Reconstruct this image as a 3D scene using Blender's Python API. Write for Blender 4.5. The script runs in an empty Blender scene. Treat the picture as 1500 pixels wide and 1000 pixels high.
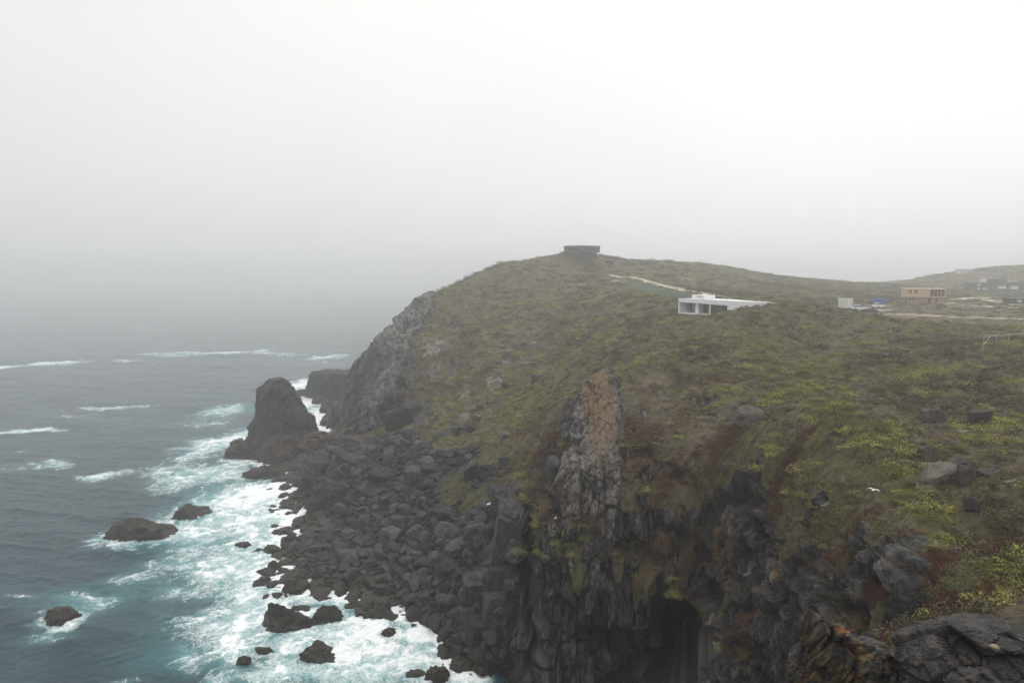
import bpy, math, random
import numpy as np

C = bpy.context.scene
R = math.radians
# ------------------------------------------------------------------ camera
CAMZ, FPX, PIT = 50.0, 1000.0, math.atan(0.1)
cam_d = bpy.data.cameras.new('camera'); cam = bpy.data.objects.new('camera', cam_d)
C.collection.objects.link(cam); C.camera = cam
cam_d.sensor_width = 36; cam_d.lens = 24; cam_d.clip_start = 0.1; cam_d.clip_end = 20000
cam.location = (0, 0, CAMZ); cam.rotation_euler = (R(90) - PIT, 0, 0)
# ------------------------------------------------------------------ world
W = bpy.data.worlds.new('World'); C.world = W; W.use_nodes = True
SUN_EL, SUN_AZ = R(58), R(35)            # high, veiled by cloud, to the right
def build_world():
    nt = W.node_tree; N = nt.nodes; L = nt.links; N.clear()
    out = N.new('ShaderNodeOutputWorld'); bg = N.new('ShaderNodeBackground')
    sky = N.new('ShaderNodeTexSky'); sky.sky_type = 'NISHITA'; sky.sun_disc = False
    sky.sun_elevation = SUN_EL; sky.sun_rotation = SUN_AZ
    bw = N.new('ShaderNodeRGBToBW'); L.new(sky.outputs[0], bw.inputs[0])
    tc = N.new('ShaderNodeTexCoord'); sp = N.new('ShaderNodeSeparateXYZ'); L.new(tc.outputs['Generated'], sp.inputs[0])
    # cloud deck: brighter high up, duller towards the horizon and the open sea
    rz = N.new('ShaderNodeValToRGB'); L.new(sp.outputs['Z'], rz.inputs[0])
    e = rz.color_ramp.elements
    e[0].position = 0.0; e[0].color = (7.9, 8.05, 8.15, 1); e[1].position = 1.0; e[1].color = (16, 16, 16, 1)
    for p, c in ((0.06, (8.2, 8.3, 8.35, 1)), (0.12, (8.9, 9.0, 9.0, 1)), (0.24, (9.7, 9.7, 9.7, 1)), (0.36, (10.1, 10.1, 10.0, 1)), (0.50, (11.5, 11.5, 11.4, 1)), (0.7, (15.0, 15.0, 14.9, 1))):
        q = e.new(p); q.color = c
    dot = N.new('ShaderNodeVectorMath'); dot.operation = 'DOT_PRODUCT'
    L.new(tc.outputs['Generated'], dot.inputs[0]); dot.inputs[1].default_value = (0.85, 0.35, 0.39)
    mr = N.new('ShaderNodeMapRange'); L.new(dot.outputs['Value'], mr.inputs[0])
    mr.inputs[1].default_value = -0.35; mr.inputs[2].default_value = 0.75
    mr.inputs[3].default_value = 0.79; mr.inputs[4].default_value = 1.02
    no = N.new('ShaderNodeTexNoise'); no.inputs['Scale'].default_value = 2.2; no.inputs['Detail'].default_value = 4
    L.new(tc.outputs['Generated'], no.inputs['Vector'])
    mn = N.new('ShaderNodeMapRange'); L.new(no.outputs[0], mn.inputs[0]); mn.inputs[3].default_value = 0.93; mn.inputs[4].default_value = 1.07
    mu = N.new('ShaderNodeMath'); mu.operation = 'MULTIPLY'; L.new(mr.outputs[0], mu.inputs[0]); L.new(mn.outputs[0], mu.inputs[1])
    sc = N.new('ShaderNodeVectorMath'); sc.operation = 'SCALE'; L.new(rz.outputs[0], sc.inputs[0]); L.new(mu.outputs[0], sc.inputs['Scale'])
    mx = N.new('ShaderNodeMixRGB'); mx.inputs[0].default_value = 0.94
    L.new(bw.outputs[0], mx.inputs[1]); L.new(sc.outputs[0], mx.inputs[2])
    L.new(mx.outputs[0], bg.inputs[0]); bg.inputs[1].default_value = 0.098
    L.new(bg.outputs[0], out.inputs[0])
build_world()
sun_d = bpy.data.lights.new('sun', 'SUN'); sun_d.energy = 0.8; sun_d.angle = R(25); sun_d.color = (1, 0.97, 0.93)
sun = bpy.data.objects.new('sun', sun_d); C.collection.objects.link(sun)
sun.location = (60, 80, 300)
import mathutils
_sd = mathutils.Vector((math.sin(SUN_AZ) * math.cos(SUN_EL), math.cos(SUN_AZ) * math.cos(SUN_EL), math.sin(SUN_EL)))
sun.rotation_euler = _sd.to_track_quat('Z', 'Y').to_euler()
C.view_settings.view_transform = 'Standard'; C.view_settings.look = 'None'
C.view_settings.exposure = 0.15; C.view_settings.gamma = 1.0
cy = C.cycles
cy.use_denoising = True; cy.max_bounces = 10; cy.diffuse_bounces = 2; cy.glossy_bounces = 2
cy.transmission_bounces = 3; cy.volume_bounces = 4; cy.transparent_max_bounces = 6
cy.use_adaptive_sampling = False
cy.sample_clamp_indirect = 4.0
rng = np.random.default_rng(7); random.seed(7)

# ------------------------------------------------------------------ helpers
CA, SA = math.cos(PIT), math.sin(PIT)
def slope_of(v):
    q = (500.0 - v) / FPX
    return (SA - q * CA) / (CA + q * SA)
def P(u, v, Y):
    """world point seen at photo position (u, v) when it stands Y metres ahead"""
    q = (500.0 - v) / FPX; f = CA + q * SA
    return ((u - 750.0) / FPX * Y / f, float(Y), CAMZ - slope_of(v) * Y)
def sea_pt(u, v, z=0.0):
    Y = (CAMZ - z) / slope_of(v)
    return P(u, v, Y)
def smooth(a, b, x):
    t = np.clip((x - a) / (b - a), 0, 1); return t * t * (3 - 2 * t)

def _hash(ix, iy, iz, seed):
    h = (ix.astype(np.int64) * 374761393 + iy.astype(np.int64) * 668265263 + iz.astype(np.int64) * 2147483647 // 3 * 1 + iz.astype(np.int64) * 1274126177 + seed * 974634777) & 0xFFFFFFFF
    h = ((h ^ (h >> 13)) * 1274126177) & 0xFFFFFFFF
    h = ((h ^ (h >> 16)) * 2246822519) & 0xFFFFFFFF
    return (((h ^ (h >> 15)) & 0xFFFFFF) / float(0xFFFFFF)).astype(np.float32)
def vnoise(x, y, z=None, seed=0):
    x = np.asarray(x, np.float32); y = np.asarray(y, np.float32)
    fx = np.floor(x); fy = np.floor(y); tx = x - fx; ty = y - fy
    tx = tx * tx * tx * (tx * (tx * 6 - 15) + 10); ty = ty * ty * ty * (ty * (ty * 6 - 15) + 10)
    ix = fx.astype(np.int64); iy = fy.astype(np.int64)
    if z is None:
        zz = np.zeros_like(ix)
        a = _hash(ix, iy, zz, seed); b = _hash(ix + 1, iy, zz, seed); c = _hash(ix, iy + 1, zz, seed); d = _hash(ix + 1, iy + 1, zz, seed)
        return ((a + (b - a) * tx) * (1 - ty) + (c + (d - c) * tx) * ty) * 2 - 1
    z = np.asarray(z, np.float32); fz = np.floor(z); tz = z - fz; tz = tz * tz * tz * (tz * (tz * 6 - 15) + 10); iz = fz.astype(np.int64)
    r = []
    for k in (0, 1):
        a = _hash(ix, iy, iz + k, seed); b = _hash(ix + 1, iy, iz + k, seed); c = _hash(ix, iy + 1, iz + k, seed); d = _hash(ix + 1, iy + 1, iz + k, seed)
        r.append((a + (b - a) * tx) * (1 - ty) + (c + (d - c) * tx) * ty)
    return (r[0] + (r[1] - r[0]) * tz) * 2 - 1
def fbm(x, y, z=None, oct=4, seed=0, gain=0.5, lac=2.03):
    s = 0; a = 1.0; t = 0
    for o in range(oct):
        f = lac ** o; ox = o * 17.3
        s = s + a * vnoise(x * f + ox, y * f - ox, None if z is None else z * f + ox, seed + o); t += a; a *= gain
    return s / t
def ridged(x, y, z=None, oct=4, seed=0):
    s = 0; a = 1.0; t = 0
    for o in range(oct):
        f = 2.07 ** o; ox = o * 11.7
        s = s + a * (1 - 2 * np.abs(vnoise(x * f + ox, y * f - ox, None if z is None else z * f + ox, seed + o))); t += a; a *= 0.5
    return s / t
def voro(x, y, z, seed=0):
    """3-D cell noise: distance to edge-ish (F2-F1) and the random height of the cell"""
    x = np.asarray(x, np.float32); y = np.asarray(y, np.float32); z = np.asarray(z, np.float32)
    ix = np.floor(x).astype(np.int64); iy = np.floor(y).astype(np.int64); iz = np.floor(z).astype(np.int64)
    f1 = np.full(x.shape, 9e9, np.float32); f2 = f1.copy(); cid = np.zeros(x.shape, np.float32)
    tx = np.zeros(x.shape, np.float32)
    for i in (-1, 0, 1):
        for j in (-1, 0, 1):
            for k in (-1, 0, 1):
                cx = ix + i; cyy = iy + j; cz = iz + k
                h1 = _hash(cx, cyy, cz, seed); h2 = _hash(cx, cyy, cz, seed + 101); h3 = _hash(cx, cyy, cz, seed + 202)
                dx = cx + h1 - x; dy = cyy + h2 - y; dz = cz + h3 - z
                d = dx * dx + dy * dy + dz * dz
                near = d < f1
                f2 = np.where(near, f1, np.minimum(f2, d)); f1 = np.where(near, d, f1)
                hc = _hash(cx, cyy, cz, seed + 303)
                # each cell is a tilted facet
                tilt = (hc - 0.5) + 0.9 * ((h1 - 0.5) * dx + (h2 - 0.5) * dy + (h3 - 0.5) * dz)
                cid = np.where(near, tilt, cid)
    return np.sqrt(f2) - np.sqrt(f1), cid

def mesh_np(name, v, f, smooth_shade=True):
    v = np.asarray(v, np.float32); f = np.asarray(f, np.int32)
    me = bpy.data.meshes.new(name); n = f.shape[1]
    me.vertices.add(len(v)); me.vertices.foreach_set('co', v.ravel())
    me.loops.add(f.size); me.loops.foreach_set('vertex_index', f.ravel())
    me.polygons.add(len(f)); me.polygons.foreach_set('loop_start', np.arange(0, f.size, n, dtype=np.int32))
    me.polygons.foreach_set('loop_total', np.full(len(f), n, np.int32))
    me.polygons.foreach_set('use_smooth', np.full(len(f), smooth_shade))
    me.update(calc_edges=True); me.validate(); return me
def add_attr(me, name, arr):
    a = me.attributes.new(name, 'FLOAT', 'POINT'); a.data.foreach_set('value', np.asarray(arr, np.float32))
def link(name, me, mat=None, parent=None, coll=None):
    o = bpy.data.objects.new(name, me)
    (coll or C.collection).objects.link(o)
    if mat is not None and not me.materials: me.materials.append(mat)
    if parent: o.parent = parent
    return o
def tag(o, label=None, cat=None, group=None, kind=None):
    if label: o['label'] = label
    if cat: o['category'] = cat
    if group: o['group'] = group
    if kind: o['kind'] = kind
    return o
def empty(name, loc, rz=0.0):
    o = bpy.data.objects.new(name, None); C.collection.objects.link(o)
    o.location = loc; o.rotation_euler = (0, 0, rz); o.empty_display_size = 0.5
    return o
class MB:
    def __init__(s): s.v = []; s.f = []
    def box(s, x0, y0, z0, x1, y1, z1):
        b = len(s.v)
        s.v += [(x0, y0, z0), (x1, y0, z0), (x1, y1, z0), (x0, y1, z0), (x0, y0, z1), (x1, y0, z1), (x1, y1, z1), (x0, y1, z1)]
        s.f += [tuple(b + i for i in q) for q in ((0, 3, 2, 1), (4, 5, 6, 7), (0, 1, 5, 4), (1, 2, 6, 5), (2, 3, 7, 6), (3, 0, 4, 7))]
        return s
    def prism(s, pts, y0, y1):
        """closed outline in x, z pushed along y"""
        b = len(s.v); n = len(pts)
        s.v += [(p[0], y0, p[1]) for p in pts] + [(p[0], y1, p[1]) for p in pts]
        s.f += [tuple(b + i for i in range(n)), tuple(b + n + i for i in reversed(range(n)))]
        s.f += [(b + i, b + n + i, b + n + (i + 1) % n, b + (i + 1) % n) for i in range(n)]
        return s
    def plan(s, pts, z0, z1):
        b = len(s.v); n = len(pts)
        z0s = z0 if hasattr(z0, '__len__') else [z0] * n; z1s = z1 if hasattr(z1, '__len__') else [z1] * n
        s.v += [(p[0], p[1], z0s[i]) for i, p in enumerate(pts)] + [(p[0], p[1], z1s[i]) for i, p in enumerate(pts)]
        s.f += [tuple(b + i for i in reversed(range(n))), tuple(b + n + i for i in range(n))]
        s.f += [(b + i, b + (i + 1) % n, b + n + (i + 1) % n, b + n + i) for i in range(n)]
        return s
    def cyl(s, p, q, r0, r1=None, n=10):
        r1 = r0 if r1 is None else r1
        p = mathutils.Vector(p); q = mathutils.Vector(q); d = (q - p).normalized()
        a = d.orthogonal().normalized(); c = d.cross(a); b = len(s.v)
        for (o, r) in ((p, r0), (q, r1)):
            for i in range(n):
                t = 2 * math.pi * i / n; s.v.append(tuple(o + a * math.cos(t) * r + c * math.sin(t) * r))
        s.f += [(b + i, b + (i + 1) % n, b + n + (i + 1) % n, b + n + i) for i in range(n)]
        s.f += [tuple(b + i for i in reversed(range(n))), tuple(b + n + i for i in range(n))]
        return s
    def build(s, name, mat, parent=None, bevel=0.0):
        me = bpy.data.meshes.new(name); me.from_pydata(s.v, [], s.f); me.update()
        o = link(name, me, mat, parent)
        if bevel: m = o.modifiers.new('bevel', 'BEVEL'); m.width = bevel; m.segments = 2; m.limit_method = 'ANGLE'
        return o

# ------------------------------------------------------------------ material helpers
class NT:
    def __init__(s, name, rough=0.9):
        s.m = bpy.data.materials.new(name); s.m.use_nodes = True; s.t = s.m.node_tree; s.N = s.t.nodes; s.L = s.t.links
        s.b = s.N['Principled BSDF']; s.b.inputs['Roughness'].default_value = rough
        s.b.inputs['Specular IOR Level'].default_value = 0.35
        s.geo = s.N.new('ShaderNodeNewGeometry'); s.tc = s.N.new('ShaderNodeTexCoord')
        s.pos = s.geo.outputs['Position']; s.obj = s.tc.outputs['Object']
    def put(s, sock, v):
        if isinstance(v, bpy.types.NodeSocket): s.L.new(v, sock)
        else: sock.default_value = v if not isinstance(v, tuple) or len(v) != 3 or sock.type != 'RGBA' else (*v, 1)
    def noise(s, scale, detail=5, rough=0.55, vec=None, dist=0.0, out=0):
        n = s.N.new('ShaderNodeTexNoise'); s.put(n.inputs['Vector'], vec or s.pos)
        n.inputs['Scale'].default_value = scale; n.inputs['Detail'].default_value = detail; n.inputs['Roughness'].default_value = rough
        n.inputs['Distortion'].default_value = dist; return n.outputs[out]
    def vor(s, scale, vec=None, feature='F1', out='Distance', rnd=1.0):
        n = s.N.new('ShaderNodeTexVoronoi'); n.feature = feature; s.put(n.inputs['Vector'], vec or s.pos)
        n.inputs['Scale'].default_value = scale; n.inputs['Randomness'].default_value = rnd; return n.outputs[out]
    def mapv(s, vec, scale=(1, 1, 1), rot=(0, 0, 0)):
        n = s.N.new('ShaderNodeMapping'); s.put(n.inputs[0], vec); n.inputs['Scale'].default_value = scale; n.inputs['Rotation'].default_value = rot; return n.outputs[0]
    def ramp(s, x, a, b, lo=0.0, hi=1.0):
        n = s.N.new('ShaderNodeMapRange'); n.interpolation_type = 'SMOOTHSTEP'; s.put(n.inputs[0], x)
        for i, q in enumerate((a, b, lo, hi)): n.inputs[i + 1].default_value = q
        return n.outputs[0]
    def mix(s, f, a, b, mode='MIX'):
        n = s.N.new('ShaderNodeMixRGB'); n.blend_type = mode; s.put(n.inputs[0], f); s.put(n.inputs[1], a); s.put(n.inputs[2], b); return n.outputs[0]
    def math(s, op, a, b=0.0):
        n = s.N.new('ShaderNodeMath'); n.operation = op; s.put(n.inputs[0], a); s.put(n.inputs[1], b); return n.outputs[0]
    def attr(s, name, typ='GEOMETRY'):
        n = s.N.new('ShaderNodeAttribute'); n.attribute_name = name; n.attribute_type = typ; return n.outputs['Fac']
    def rand(s):
        return s.N.new('ShaderNodeObjectInfo').outputs['Random']
    def bump(s, h, strength=0.5, dist=0.1, prev=None):
        n = s.N.new('ShaderNodeBump'); n.inputs['Strength'].default_value = strength; n.inputs['Distance'].default_value = dist
        s.put(n.inputs['Height'], h)
        if prev is not None: s.L.new(prev, n.inputs['Normal'])
        return n.outputs[0]
    def done(s, col=None, nrm=None, rough=None):
        if col is not None: s.put(s.b.inputs['Base Color'], col)
        if nrm is not None: s.L.new(nrm, s.b.inputs['Normal'])
        if rough is not None: s.put(s.b.inputs['Roughness'], rough)
        return s.m
# ------------------------------------------------------------------ lie of the land: heights known at points, a thin plate through them
CP = [  # (u, v, metres ahead)
 (1500,640,57),(1500,700,48),(1500,820,38),(1500,560,72),(1500,500,100),(1500,465,150),(1500,447,220),(1500,431,400),(1455,429,395),(1423,429,392),(1500,410,420),(1500,393,520),
 (1400,900,38),(1400,800,44),(1400,700,52),(1400,620,64),(1400,550,80),(1400,500,110),(1400,465,160),(1400,450,220),(1400,440,280),(1400,425,380),(1420,397,500),(1318,417,475),(1352,406,490),(1265,426,480),
 (1290,1000,38.5),(1290,900,42),(1290,790,46),(1290,700,54),(1290,600,72),(1290,550,85),(1290,500,110),(1290,465,160),(1290,450,205),(1290,440,260),(1290,430,320),(1290,416,400),
 (1200,1000,46),(1200,900,50),(1200,800,54),(1200,720,58),(1200,600,75),(1200,550,90),(1200,500,115),(1200,460,150),(1200,450,190),(1200,440,240),(1200,425,300),(1200,411,370),
 (1100,1000,57),(1100,900,62),(1100,800,66),(1100,700,71),(1100,650,75),(1100,600,84),(1100,550,95),(1100,500,112),(1100,470,112),(1120,430,260),(1100,410,330),(1100,398,370),
 (1000,461,146),(1035,464,139),(1065,457,134),(1090,451,129),(1118,447,125),(970,464,150),(960,425,220),(1000,430,200),(905,406,285),(1000,425,225),(1060,435,195),(1120,443,165),(950,387,330),(1050,390,350),(1000,400,300),
 (1000,500,117),(1000,550,98),(1000,600,90),(1000,650,85),(1000,700,81),(1000,750,79),(1000,800,77.5),(1000,850,76.5),(1000,920,75.5),(1000,1000,74),
 (900,1000,76),(900,900,78),(900,800,80.5),(900,700,85),(900,640,90),(900,580,97),(885,543,103),(900,520,125),(900,490,155),(900,460,195),(900,430,245),(900,405,290),(900,382,315),
 (860,560,103),(850,600,98),(835,650,93),(820,700,88),(815,760,84),(800,850,81),(780,940,79.5),(760,1000,79),
 (800,640,115),(790,600,135),(780,560,160),(800,520,185),(820,490,205),
 (760,700,108),(740,720,103),(740,800,92),(720,860,88),(700,940,84.5),(690,1000,80),(650,960,85),
 (640,930,90),(600,890,97),(480,850,106),(430,810,117),(455,760,134),(450,720,151),(440,690,167),
 (650,850,96),(600,800,112),(560,760,125),(520,720,142),(600,740,125),(680,780,105),(680,720,118),(620,680,138),(540,660,165),(500,650,178),(470,640,190),(580,640,160),(650,650,145),(700,660,130),
 (600,600,185),(540,640,182),(510,622,213),(520,560,222),(530,530,228),(560,560,205),(570,520,222),(560,485,235),(600,480,235),(600,500,225),(615,440,248),(600,455,245),(640,430,255),(640,460,242),
 (650,500,220),(650,550,198),(650,600,172),(700,600,158),(700,550,182),(700,500,208),(700,450,245),(690,405,272),(740,385,290),(740,430,258),(750,500,205),(750,580,160),(750,640,130),
 (800,450,232),(800,400,285),(800,379,305),(850,420,262),(850,395,290),(850,374,308),(878,375,308),(828,375,308),(910,381,325),
]
WP = [  # world points out of sight or under water
 (-64,212,-3),(-66,235,-3),(-60,262,-3),(-52,300,-3),(-48,340,-3),(-20,300,42),(-30,350,10),(-30,400,-4),(10,345,50),(10,400,20),(0,440,-4),(35,360,54),(45,410,38),(60,470,10),(60,540,-4),
 (100,410,46),(150,450,35),(130,540,-4),(200,460,36),(200,540,10),(260,560,40),(330,600,44),(310,540,36),(400,520,50),(420,400,44),(300,300,40),(250,200,40.5),(160,120,41.5),(120,80,41),
 (90,60,40),(70,40,39),(400,200,41),(400,50,40),(200,0,42),(41,152,41.2),(56,136,43.6),
 (0,60,-3),(10,62,-2),(20,56,1),(12,40,-3),(20,42,6),(-6,40,-4),(-25,60,-4),(-10,75,-3),
 (0,0,48.2),(6,0,48.3),(15,0,48),(-5,0,46),(0,5,43.5),(8,5,44.5),(15,5,45.3),(-8,5,38),(-16,0,30),(-18,12,8),(8,12,39),(15,12,40.6),(9,18,35),(16,18,37.6),(24,18,39.5),(4,15,34),
 (10,26,29.5),(16,26,32.5),(22,26,34.5),(16,34,27),(32,20,40),(42,30,38),(60,10,42),(0,20,26),(2,28,9),(-10,20,4),(-22,32,-4),(0,-15,48.5),(30,-15,48),(-40,0,-4),
]
for (u, v) in ((200,700),(300,800),(200,900),(400,960),(540,985),(330,730),(300,650),(360,600),(300,560),(440,600),(350,850),(100,800),(620,1000),(420,560),(60,640),(200,560)):
    Y = (CAMZ + 4) / slope_of(v); p = P(u, v, Y); WP.append((p[0], p[1], -4))
_pts = np.array([P(*c) for c in CP] + [tuple(map(float, w)) for w in WP])
def _tps_fit(p):
    n = len(p); s = 100.0
    x = p[:, :2] / s; d2 = ((x[:, None] - x[None]) ** 2).sum(-1)
    K = 0.5 * d2 * np.log(d2 + 1e-12); K += np.eye(n) * 2e-4
    Q = np.c_[np.ones(n), x]; A = np.zeros((n + 3, n + 3)); A[:n, :n] = K; A[:n, n:] = Q; A[n:, :n] = Q.T
    w = np.linalg.solve(A, np.r_[p[:, 2], 0, 0, 0]); return x, w
_tx, _tw = _tps_fit(_pts)
GX0, GX1, GY0, GY1 = -140, 480, -40, 640
gx = np.arange(GX0, GX1 + 1.0); gy = np.arange(GY0, GY1 + 1.0)
def _tps_eval(X, Y):
    q = np.stack([X.ravel(), Y.ravel()], 1) / 100.0; out = np.empty(len(q))
    for i in range(0, len(q), 40000):
        c = q[i:i + 40000]; d2 = ((c[:, None, 0] - _tx[None, :, 0]) ** 2 + (c[:, None, 1] - _tx[None, :, 1]) ** 2)
        out[i:i + 40000] = (0.5 * d2 * np.log(d2 + 1e-12)) @ _tw[:-3] + _tw[-3] + c @ _tw[-2:]
    return out.reshape(X.shape)
_GX, _GY = np.meshgrid(gx, gy)
GH = _tps_eval(_GX, _GY)
GH = np.where(GH < -4, -4 - 0.2 * np.minimum(-(GH + 4), 10), GH)
# far edges sink under the sea
_edge = smooth(590, 640, _GY); GH = GH * (1 - _edge) + (-6) * _edge
_edge = smooth(0, -1, (_GX + 95) / 30.0); GH = GH * (1 - _edge) + (-6) * _edge
def _bil(G, x, y):
    x = np.clip(np.asarray(x, float) - GX0, 0, len(gx) - 1.001); y = np.clip(np.asarray(y, float) - GY0, 0, len(gy) - 1.001)
    i = x.astype(int); j = y.astype(int); a = x - i; b = y - j
    return (G[j, i] * (1 - a) + G[j, i + 1] * a) * (1 - b) + (G[j + 1, i] * (1 - a) + G[j + 1, i + 1] * a) * b
def H(x, y): return _bil(GH, x, y)
def hit(u, v, y0=28.0, y1=560.0):
    """where the line of sight through (u, v) first meets the ground"""
    Y = np.arange(y0, y1, 0.25); q = (500.0 - v) / FPX; f = CA + q * SA
    X = (u - 750.0) / FPX * Y / f; Z = CAMZ - slope_of(v) * Y
    h = np.maximum(H(X, Y), 0.0); k = np.nonzero(Z <= h)[0]
    k = k[0] if len(k) else len(Y) - 1
    return np.array((X[k], Y[k], h[k]))
def in_poly(x, y, poly):
    r = np.zeros(np.shape(x), bool); n = len(poly)
    for i in range(n):
        x0, y0 = poly[i][:2]; x1, y1 = poly[(i + 1) % n][:2]
        c = ((y0 > y) != (y1 > y)) & (x < (x1 - x0) * (y - y0) / (y1 - y0 + 1e-9) + x0); r ^= c
    return r
def soft_poly(x, y, px, soft):
    """mask of a traced patch of ground, its edge softened over `soft` metres"""
    g = in_poly(_GX, _GY, [hit(*p) for p in px]).astype(float)
    k = max(1, int(round(soft)))
    for _ in range(2):
        for ax in (0, 1):
            c = np.cumsum(np.pad(g, [(k + 1, k) if a == ax else (0, 0) for a in (0, 1)], mode='edge'), axis=ax)
            g = (np.take(c, range(2 * k + 1, c.shape[ax]), ax) - np.take(c, range(0, c.shape[ax] - 2 * k - 1), ax)) / (2 * k + 1)
    return _bil(g, x, y)
def blobs(x, y, lst):
    m = np.zeros(np.shape(x), np.float32)
    for (u, v, ru, rv, s) in lst:
        c = hit(u, v); rx = ru * c[1] / 1000.0
        up = hit(u, v - rv * 0.7); dn = hit(u, v + rv * 0.7); ry = max(0.8, min(abs(up[1] - dn[1]) / 1.4, 25))
        m = np.maximum(m, s * np.exp(-(((x - c[0]) / rx) ** 2 + ((y - c[1]) / ry) ** 2)))
    return m

# painted regions (what grows or lies where), all placed on the ground itself
BEACH = [(432,700),(470,640),(560,645),(600,635),(650,665),(690,655),(730,690),(770,720),(760,800),(740,900),(700,995),(650,990),(600,905),(480,860),(420,815),(455,765)]
TANCLIFF = [(500,640),(512,580),(522,535),(560,478),(612,432),(640,436),(625,470),(600,500),(612,540),(590,585),(570,625),(540,640)]
BUTT = [(860,552),(880,538),(906,548),(912,640),(912,760),(890,830),(845,820),(806,740),(818,650),(842,590)]
DARKCLIFF = [(700,1000),(720,850),(760,760),(790,690),(830,640),(850,690),(870,760),(900,800),(905,760),(925,740),(990,745),(1000,800),(1040,760),(1080,750),(1120,765),(1160,795),(1200,815),(1260,822),(1340,835),(1375,860),(1330,920),(1290,1000)]

def terrain():
    tans = np.concatenate([np.linspace(-0.62, -0.42, 40)[:-1], np.linspace(-0.42, 0.80, 980)[:-1], np.linspace(0.80, 1.6, 60)])
    ys = [1.0]
    while ys[-1] < 632:
        y = ys[-1]
        s = 0.25 if y < 34 else 0.15 if y < 43 else 0.10 if y < 72 else 0.085 if y < 90 else 0.16 if y < 110 else 0.26 if y < 170 else 0.42 if y < 260 else 0.8 if y < 360 else 1.8
        ys.append(y + s)
    ys = np.array(ys); nx = len(tans); ny = len(ys)
    X = ys[:, None] * tans[None] + 0.0; Y = np.repeat(ys[:, None], nx, 1)
    # close to the camera the fan would be too narrow: widen it
    X = X + 8.0 * (1 - smooth(0, 40, Y)) * (tans[None] * 2)
    Z = H(X, Y)
    e = 1.2
    dzx = (H(X + e, Y) - H(X - e, Y)) / (2 * e); dzy = (H(X, Y + e) - H(X, Y - e)) / (2 * e)
    sl = np.sqrt(dzx ** 2 + dzy ** 2)
    nv = np.stack([-dzx, -dzy, np.ones_like(Z)], -1); nv /= np.linalg.norm(nv, axis=-1, keepdims=True)
    x, y, z = X.astype(np.float32), Y.astype(np.float32), Z.astype(np.float32)
    # masks
    n1 = fbm(x / 9, y / 9, z / 9, 4, 3); n2 = fbm(x / 2.2, y / 2.2, z / 2.2, 4, 5)
    beach = soft_poly(X, Y, BEACH, 2); tan = soft_poly(X, Y, TANCLIFF, 3); dark = soft_poly(X, Y, DARKCLIFF, 1); butt = soft_poly(X, Y, BUTT, 1)
    nearsl = 1 - smooth(120, 140, Y)
    rock = smooth(1.05, 1.45, sl - 1.5 * nearsl + 0.35 * n1 + 0.3 * n2) * (1 - smooth(220, 260, Y))
    far_shore = (1 - smooth(2.5, 5.5, Z + 1.5 * n1))
    rockpaint = blobs(X, Y, [(832,620,16,36,1.0),(802,680,20,40,.9),(846,585,12,22,.9),(780,650,20,14,.5),(915,700,14,20,.5),(590,610,30,25,.8),(690,700,14,14,.8),(620,610,20,20,.7),(700,690,25,12,.8),(640,640,25,10,.6),(660,630,16,12,.7),
        (880,640,26,60,1.1),(872,580,28,34,1.1),(860,720,36,44,1.1),(1060,720,25,25,.55),(1010,640,22,30,.3),(925,600,12,26,.6),(945,610,10,22,.6),(970,650,14,14,.6),(950,690,24,14,1.0),(1070,690,14,12,.6),
        (1100,705,22,18,.8),(1200,745,16,10,.9),(610,440,18,14,.8),(1285,860,80,40,1.3),(1330,850,40,22,1.2),(1240,830,40,26,1.0),(1340,900,30,25,.9),(640,545,14,22,.5),(700,520,12,10,.5),(650,500,12,16,.5),(668,470,20,8,.5),(545,500,40,30,.6),
        (785,555,10,10,.6),(740,470,8,6,.4),(690,560,10,12,.5),(760,600,12,12,.4),(680,610,14,12,.7),(1340,750,30,14,.3)])
    hill = blobs(X, Y, [(690,560,110,60,1.0),(760,500,120,60,.8),(640,500,60,50,1.0),(700,450,90,30,.7),(640,600,60,40,1.0),(860,470,100,30,.45),(780,590,50,40,.7)])
    hp = fbm(x / 3.0, y / 4.5, None, 3, 81); hillrock = smooth(0.30, 0.42, hp + 0.10 * n2) * hill
    grayr = blobs(X, Y, [(1000,640,110,90,.9),(1120,690,60,30,.8),(920,640,40,80,.7)]); gr = smooth(0.34, 0.46, fbm(x / 1.6, y / 2.0, z / 2.4, 3, 82)) * grayr
    rockpaint = np.maximum.reduce([rockpaint, hillrock * 1.1, gr * 1.1])
    veg_in = blobs(X, Y, [(846,850,12,16,1.0),(905,830,10,35,1.1),(955,842,40,12,1.0),(1000,845,30,10,.8),(1170,785,26,12,.8),(1190,830,12,20,.5),(1060,880,14,22,.7),(1130,870,16,20,.4),(1100,930,20,20,.5),
        (1280,905,25,14,.9),(1360,925,50,20,1.1),(1400,870,50,20,.9),(920,730,14,30,.8),(735,708,40,12,1.1),(668,712,30,20,1.2),(700,728,36,10,1.1),(700,682,40,10,1.0),(800,700,20,14,.4),(1240,930,20,20,.6),(1270,870,8,12,.6)])
    R0 = np.maximum.reduce([rock, far_shore, smooth(0.3, 0.7, beach), smooth(0.35, 0.65, dark + 0.45 * n1 + 0.25 * n2), smooth(.35, .6, butt + .45 * n2 + .2 * n1), smooth(0.30, 0.62, tan + 0.4 * n2 + .2 * n1), smooth(0.35, 0.6, rockpaint + 0.35 * n2)])
    R0 = R0 * (1 - smooth(0.35, 0.6, veg_in + 0.35 * n2))
    near = 1 - smooth(24, 34, Y)
    R0 = np.maximum(R0, near * smooth(-0.1, 0.2, n1 + 0.1))
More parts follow.
